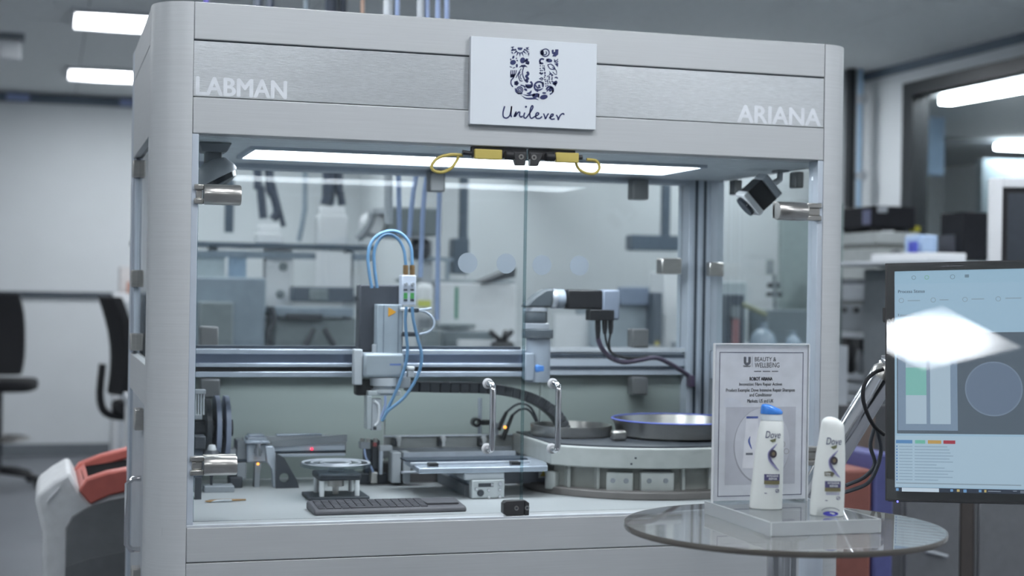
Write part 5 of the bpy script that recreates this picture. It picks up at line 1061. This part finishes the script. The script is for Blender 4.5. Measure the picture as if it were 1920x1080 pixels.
# ================================================================== right of the cell
YI = 7.2
t = thing('instrument_stack','tall pale grey stacked instrument under the black box','instrument',at(1645,760,YI))
xl_ = at(1642,500,YI).x; xr_ = at(1724,500,YI).x; yb_ = YI+.62
def lay(y0, y1, name, m, inset=0.): MB().box(xl_+inset,xr_-inset,YI+inset,yb_-inset,at(1642,y1,YI).z,at(1642,y0,YI).z).build(name, m, t, bevel=.006)
ML = mat('stack_grey',(166,172,172),.5); MLd = mat('stack_gap',(116,120,118),.5)
lay(434,457,'module',ML); lay(457,465,'gap',MLd,.008); lay(465,492,'module',ML); lay(492,500,'gap',MLd,.008); lay(500,524,'module',ML); lay(524,533,'gap',mat('stack_gap2',(92,98,106),.5),.008); lay(533,565,'module',mat('stack_lower',(148,154,160),.5)); 
lay(565,571,'gap',MLd,.008); lay(571,625,'lower_module',mat('stack_low2',(120,126,132),.5))
for px in (1584,1606): q = atX(px,576,xl_); MB().box(xl_-.012,xl_,q.y-.025,q.y+.025,q.z-.03,q.z+.0).build('knob', M_BLACK, t, bevel=.006)
zI = at(1642,625,YI).z
MB().box(xl_-.05,xr_+.4,YI-.08,yb_+.05,zI-.03,zI).build('bench_top', M_LGREY, t, bevel=.003)
for k, (y0_, y1_) in enumerate(((700,716),(722,738),(742,760))): MB().box(xl_-.04,xr_+.3,YI-.03,YI+.5,at(1642,y1_,YI).z,at(1642,y0_,YI).z).build('drawer', M_LGREY, t, bevel=.004)
MB().box(xl_-.03,xr_+.25,YI+.02,YI+.5,0,at(1642,760,YI).z).build('pedestal', M_DARK, t)
MB().box(xl_-.03,xr_+.25,YI+.1,YI+.5,at(1642,700,YI).z,zI-.03).build('dark_shelf_back', M_BLACK, t)
t = thing('black_instrument','black box with small feet on top of the pale instrument stack','instrument',at(1650,432,YI))
x0_, x1_ = at(1638,400,YI+.02).x, at(1717,400,YI+.02).x; z0_, z1_ = at(1640,427,YI).z, at(1640,385,YI).z
MB().box(x0_,x1_,YI+.02,YI+.58,z0_,z1_).build('body', mat('black_paint',(25,27,32),.6,0,.1,20,(1,1,1),0,.2), t, bevel=.008)
q0, q1 = atX(1600,410,x0_), atX(1620,410,x0_); q0, q1 = atX(1633,410,x0_), atX(1618,410,x0_); MB().box(x0_-.004,x0_,q0.y,q1.y,z0_+.02,z1_-.02).build('side_panel', mat('violet_panel',(92,96,124),.5), t)
q = at(1654,392,YI+.02); MB().box(q.x-.03,q.x+.03,YI+.014,YI+.02,q.z-.02,q.z+.02).build('badge', M_GREY, t, bevel=.004)
for fx in (x0_+.05,x1_-.06):
    for fy in (YI+.08,YI+.5): MB().cyl((fx,fy,z0_-.022),(fx,fy,z0_),.03,14).build('foot', M_BLACK, t)
bx('yellow_sponge','small yellow object beside the black box on the stack','sponge',mat('sponge',(176,168,40),.7),1714,424,1726,434,YI+.2,.05,.004)
bx('round_speaker','small round dark object just above the monitor corner','knob',M_DARK,1680,468,1700,490,YI-.15,.1,.03)
for k,(x0,y0,x1,y1,m_,lab) in enumerate(((1580,634,1600,700,M_BLACK,'black bottle on the low shelf beside the cell'),(1604,656,1618,700,M_GREY,'pale grey bottle on the low shelf beside the black bottle'),(1620,640,1642,672,M_GREY,'pale cup on the low shelf behind the cable'),(1640,626,1664,690,M_BLACK,'black canister on the low shelf next to the monitor'),(1622,672,1646,700,M_BLACK,'low black tub on the shelf below the pale cup'))):
    Y = YI-.06; c_ = at((x0+x1)/2,y1,Y); r = (at(x1,y1,Y).x-at(x0,y1,Y).x)/2; h = at((x0+x1)/2,y0,Y).z-c_.z
    tag(MB().lathe([(.0001,0),(r*.9,0),(r,h*.06),(r,h*.7),(r*.55,h*.85),(r*.55,h),(.0001,h)],(c_.x,Y,c_.z),20).build('bottle',m_,None), lab, 'bottle', 'bottles on the low shelf')
YP = 6.4
t = thing('black_tower','black tower computer standing on a white tray above the monitor','computer',at(1805,484,YP)); xa_ = at(1805,440,YP).x; xb_ = at(1852,440,YP).x; z0_, z1_ = at(1805,486,YP).z, at(1805,397,YP).z
q = atX(1763,440,xa_); MB().box(xa_,xb_,YP,q.y,z0_,z1_).build('case', mat('black_paint',(25,27,32),.6,0,.1,20,(1,1,1),0,.2), t, bevel=.005); MB().box(xa_-.003,xa_,YP+.06,YP+.3,z0_+.02,z0_+.12).build('side_vent', mat('vent_grey',(66,68,76),.5), t)
bx('white_tray','white tray under the black tower computer','tray',M_WHITE,1736,474,1812,490,YP-.1,.5,.006)
bx('blue_container','pale blue plastic container left of the black tower computer','container',mat('pale_blue',(160,184,214),.4),1726,440,1760,474,YP+.1,.15,.012)
bx('blue_bottle_cap','deep blue cap leaning on the pale blue container','cap',mat('deep_blue',(74,84,180),.4),1712,452,1722,474,YP+.08,.05,.006)
bx('side_table','grey side table behind the monitor','table',M_LGREY,1700,491,1960,498,YP-.2,.8,.004); o_ = bpy.data.objects['side_table']
MB().pb(1720,506,1950,760,YP,.5).build('table_body', mat('body_shade',(120,126,132),.5), None)
tag(bpy.data.objects['table_body'],'grey cupboard below the side table behind the monitor','cupboard')
for v in bpy.data.objects['table_body'].data.vertices:
    if v.co.z < .01: v.co.z = -bpy.data.objects['table_body'].location.z
# white framed display
YD = 5.0
t = thing('white_display','large white framed display with a dark screen at the right edge','display',at(1890,480,YD)); d0 = at(1854,486,YD); hd2 = hd-.15
ex2 = Vector((math.cos(hd2),-math.sin(hd2),0)); M2 = frame(d0, ex2, (0,0,1)); hh = at(1854,334,YD).z-d0.z
MB(M2).box(0,.55,-.25,hh,-.06,-.006).build('housing', M_WHITE, t, bevel=.006)
for r in ((0,.045,-.25,hh),(.505,.55,-.25,hh),(.045,.505,hh-.036,hh),(.045,.505,-.25,-.2)): MB(M2).box(r[0],r[1],r[2],r[3],-.006,.012).build('white_bezel', M_WHITE, t, bevel=.004)
MB(M2).box(.045,.505,-.2,hh-.036,-.006,.002).build('black_bezel', M_BLACK, t)
MB(M2).box(.065,.485,-.18,hh-.056,.002,.004).build('screen', mat('screen_dark',(58,64,72),.3), t)
MB(M2).box(.2,.35,-.9,-.25,-.06,-.02).build('stand', M_WHITE, t); MB(M2).box(.1,.45,-(d0.z),-.9,-.12,.04).build('stand_base', M_LGREY, t)
# ---- low right: cabinets, crates
YC = 4.5
t = thing('grey_cabinet','dark grey cabinet below the monitor left of the dark gap','cabinet',at(1740,1080,YC)); q0, q1 = at(1690,1000,YC), at(1800,1000,YC); MC_ = mat('cabinet_grey',(112,114,118),.5)
MB().box(q0.x,q1.x,YC,YC+.5,0,at(1740,945,YC).z+.05).build('body', MC_, t, bevel=.004); MB().box(q0.x+.01,q1.x-.01,YC-.012,YC,.1,at(1740,945,YC).z+.03).build('door', MC_, t, bevel=.003)
q = at(1752,1035,YC); MB().tube([(q.x-.05,YC-.03,q.z+.01),(q.x+.03,YC-.03,q.z-.01)],.006,8).build('bar_handle', M_LGREY, t)
t = thing('grey_cabinet','dark grey cabinet at the lower right corner right of the dark gap','cabinet',at(1880,1080,YC)); q0, q1 = at(1828,1000,YC), at(2010,1000,YC)
MB().box(q0.x,q1.x,YC,YC+.5,0,at(1740,945,YC).z+.05).build('body', MC_, t, bevel=.004); MB().box(q0.x+.01,q1.x-.01,YC-.012,YC,.1,at(1740,945,YC).z+.03).build('door', MC_, t, bevel=.003)
bx('dark_gap_strip','dark brown filler strip between the two grey cabinets','panel',mat('gap_brown',(74,68,66),.6),1802,930,1826,1080,YC,.3,.002,0)  # brown strip coloured as the shade in the gap between the cabinets
bx('blue_crate','blue upright crate behind the table left of the monitor foot','crate',mat('crate_blue',(84,88,140),.5),1638,850,1676,1080,YC-.25,.25,.01,0)
bx('red_crate','dull red crate behind the conditioner bottle','crate',mat('crate_red',(136,84,76),.6),1574,880,1634,1080,YC-.25,.25,.01,0)
bx('brown_post','brown upright board behind the steel arm','board',mat('brown_board',(112,98,90),.6),1604,770,1640,880,YC+.1,.05,.002,0)
bx('dark_back_panel','dark grey panel behind the crates and the arm','panel',mat('dark_panel',(70,72,76),.6),1570,760,1690,1080,YC+.55,.05,.002,0)
# ---- hoses from the ceiling down to the back of the cell
for k,(px0,px1,py1,m_,r,lab) in enumerate(((745,748,440,M_BLUEHOSE2,.008,'blue air hose rising left of the plaque, leftmost of four'),(801,775,445,M_BLUEHOSE2,.008,'second blue air hose rising above the enclosure'),(821,796,520,M_BLUEHOSE2,.008,'third blue air hose rising above the enclosure'),(838,824,600,M_BLUEHOSE2,.008,'fourth blue air hose, nearest the plaque'),(680,681,210,mat('copper_line',(150,126,112),.5),.007,'brownish pipe rising above the enclosure left of the blue hoses'),(727,728,420,M_LGREY,.014,'pale grey pipe beside the leftmost blue hose'),(789,786,400,M_LGREY,.012,'pale grey pipe beside the second blue hose'),(386,387,300,mat('violet_line',(88,84,150),.5),.009,'violet cable rising above the left corner post'))):
    Y = 4.75; a_ = at(px0,10,Y); b_ = at(px0,200,Y); c_ = at(px1,360,Y); d_ = at(px1+(px1-px0)*.3,py1,Y)
    tag(MB().tube([Vector((a_.x,Y,HC-.012)), a_, b_, c_, d_] if k not in (4, 6, 7) else [Vector((a_.x,Y,HC-.012)), a_, b_], r, 8, 3).build('air_hose' if 'hose' in lab else 'riser_pipe', m_, None), lab, 'hose' if 'hose' in lab else 'pipe', 'lines from the ceiling behind the cell')
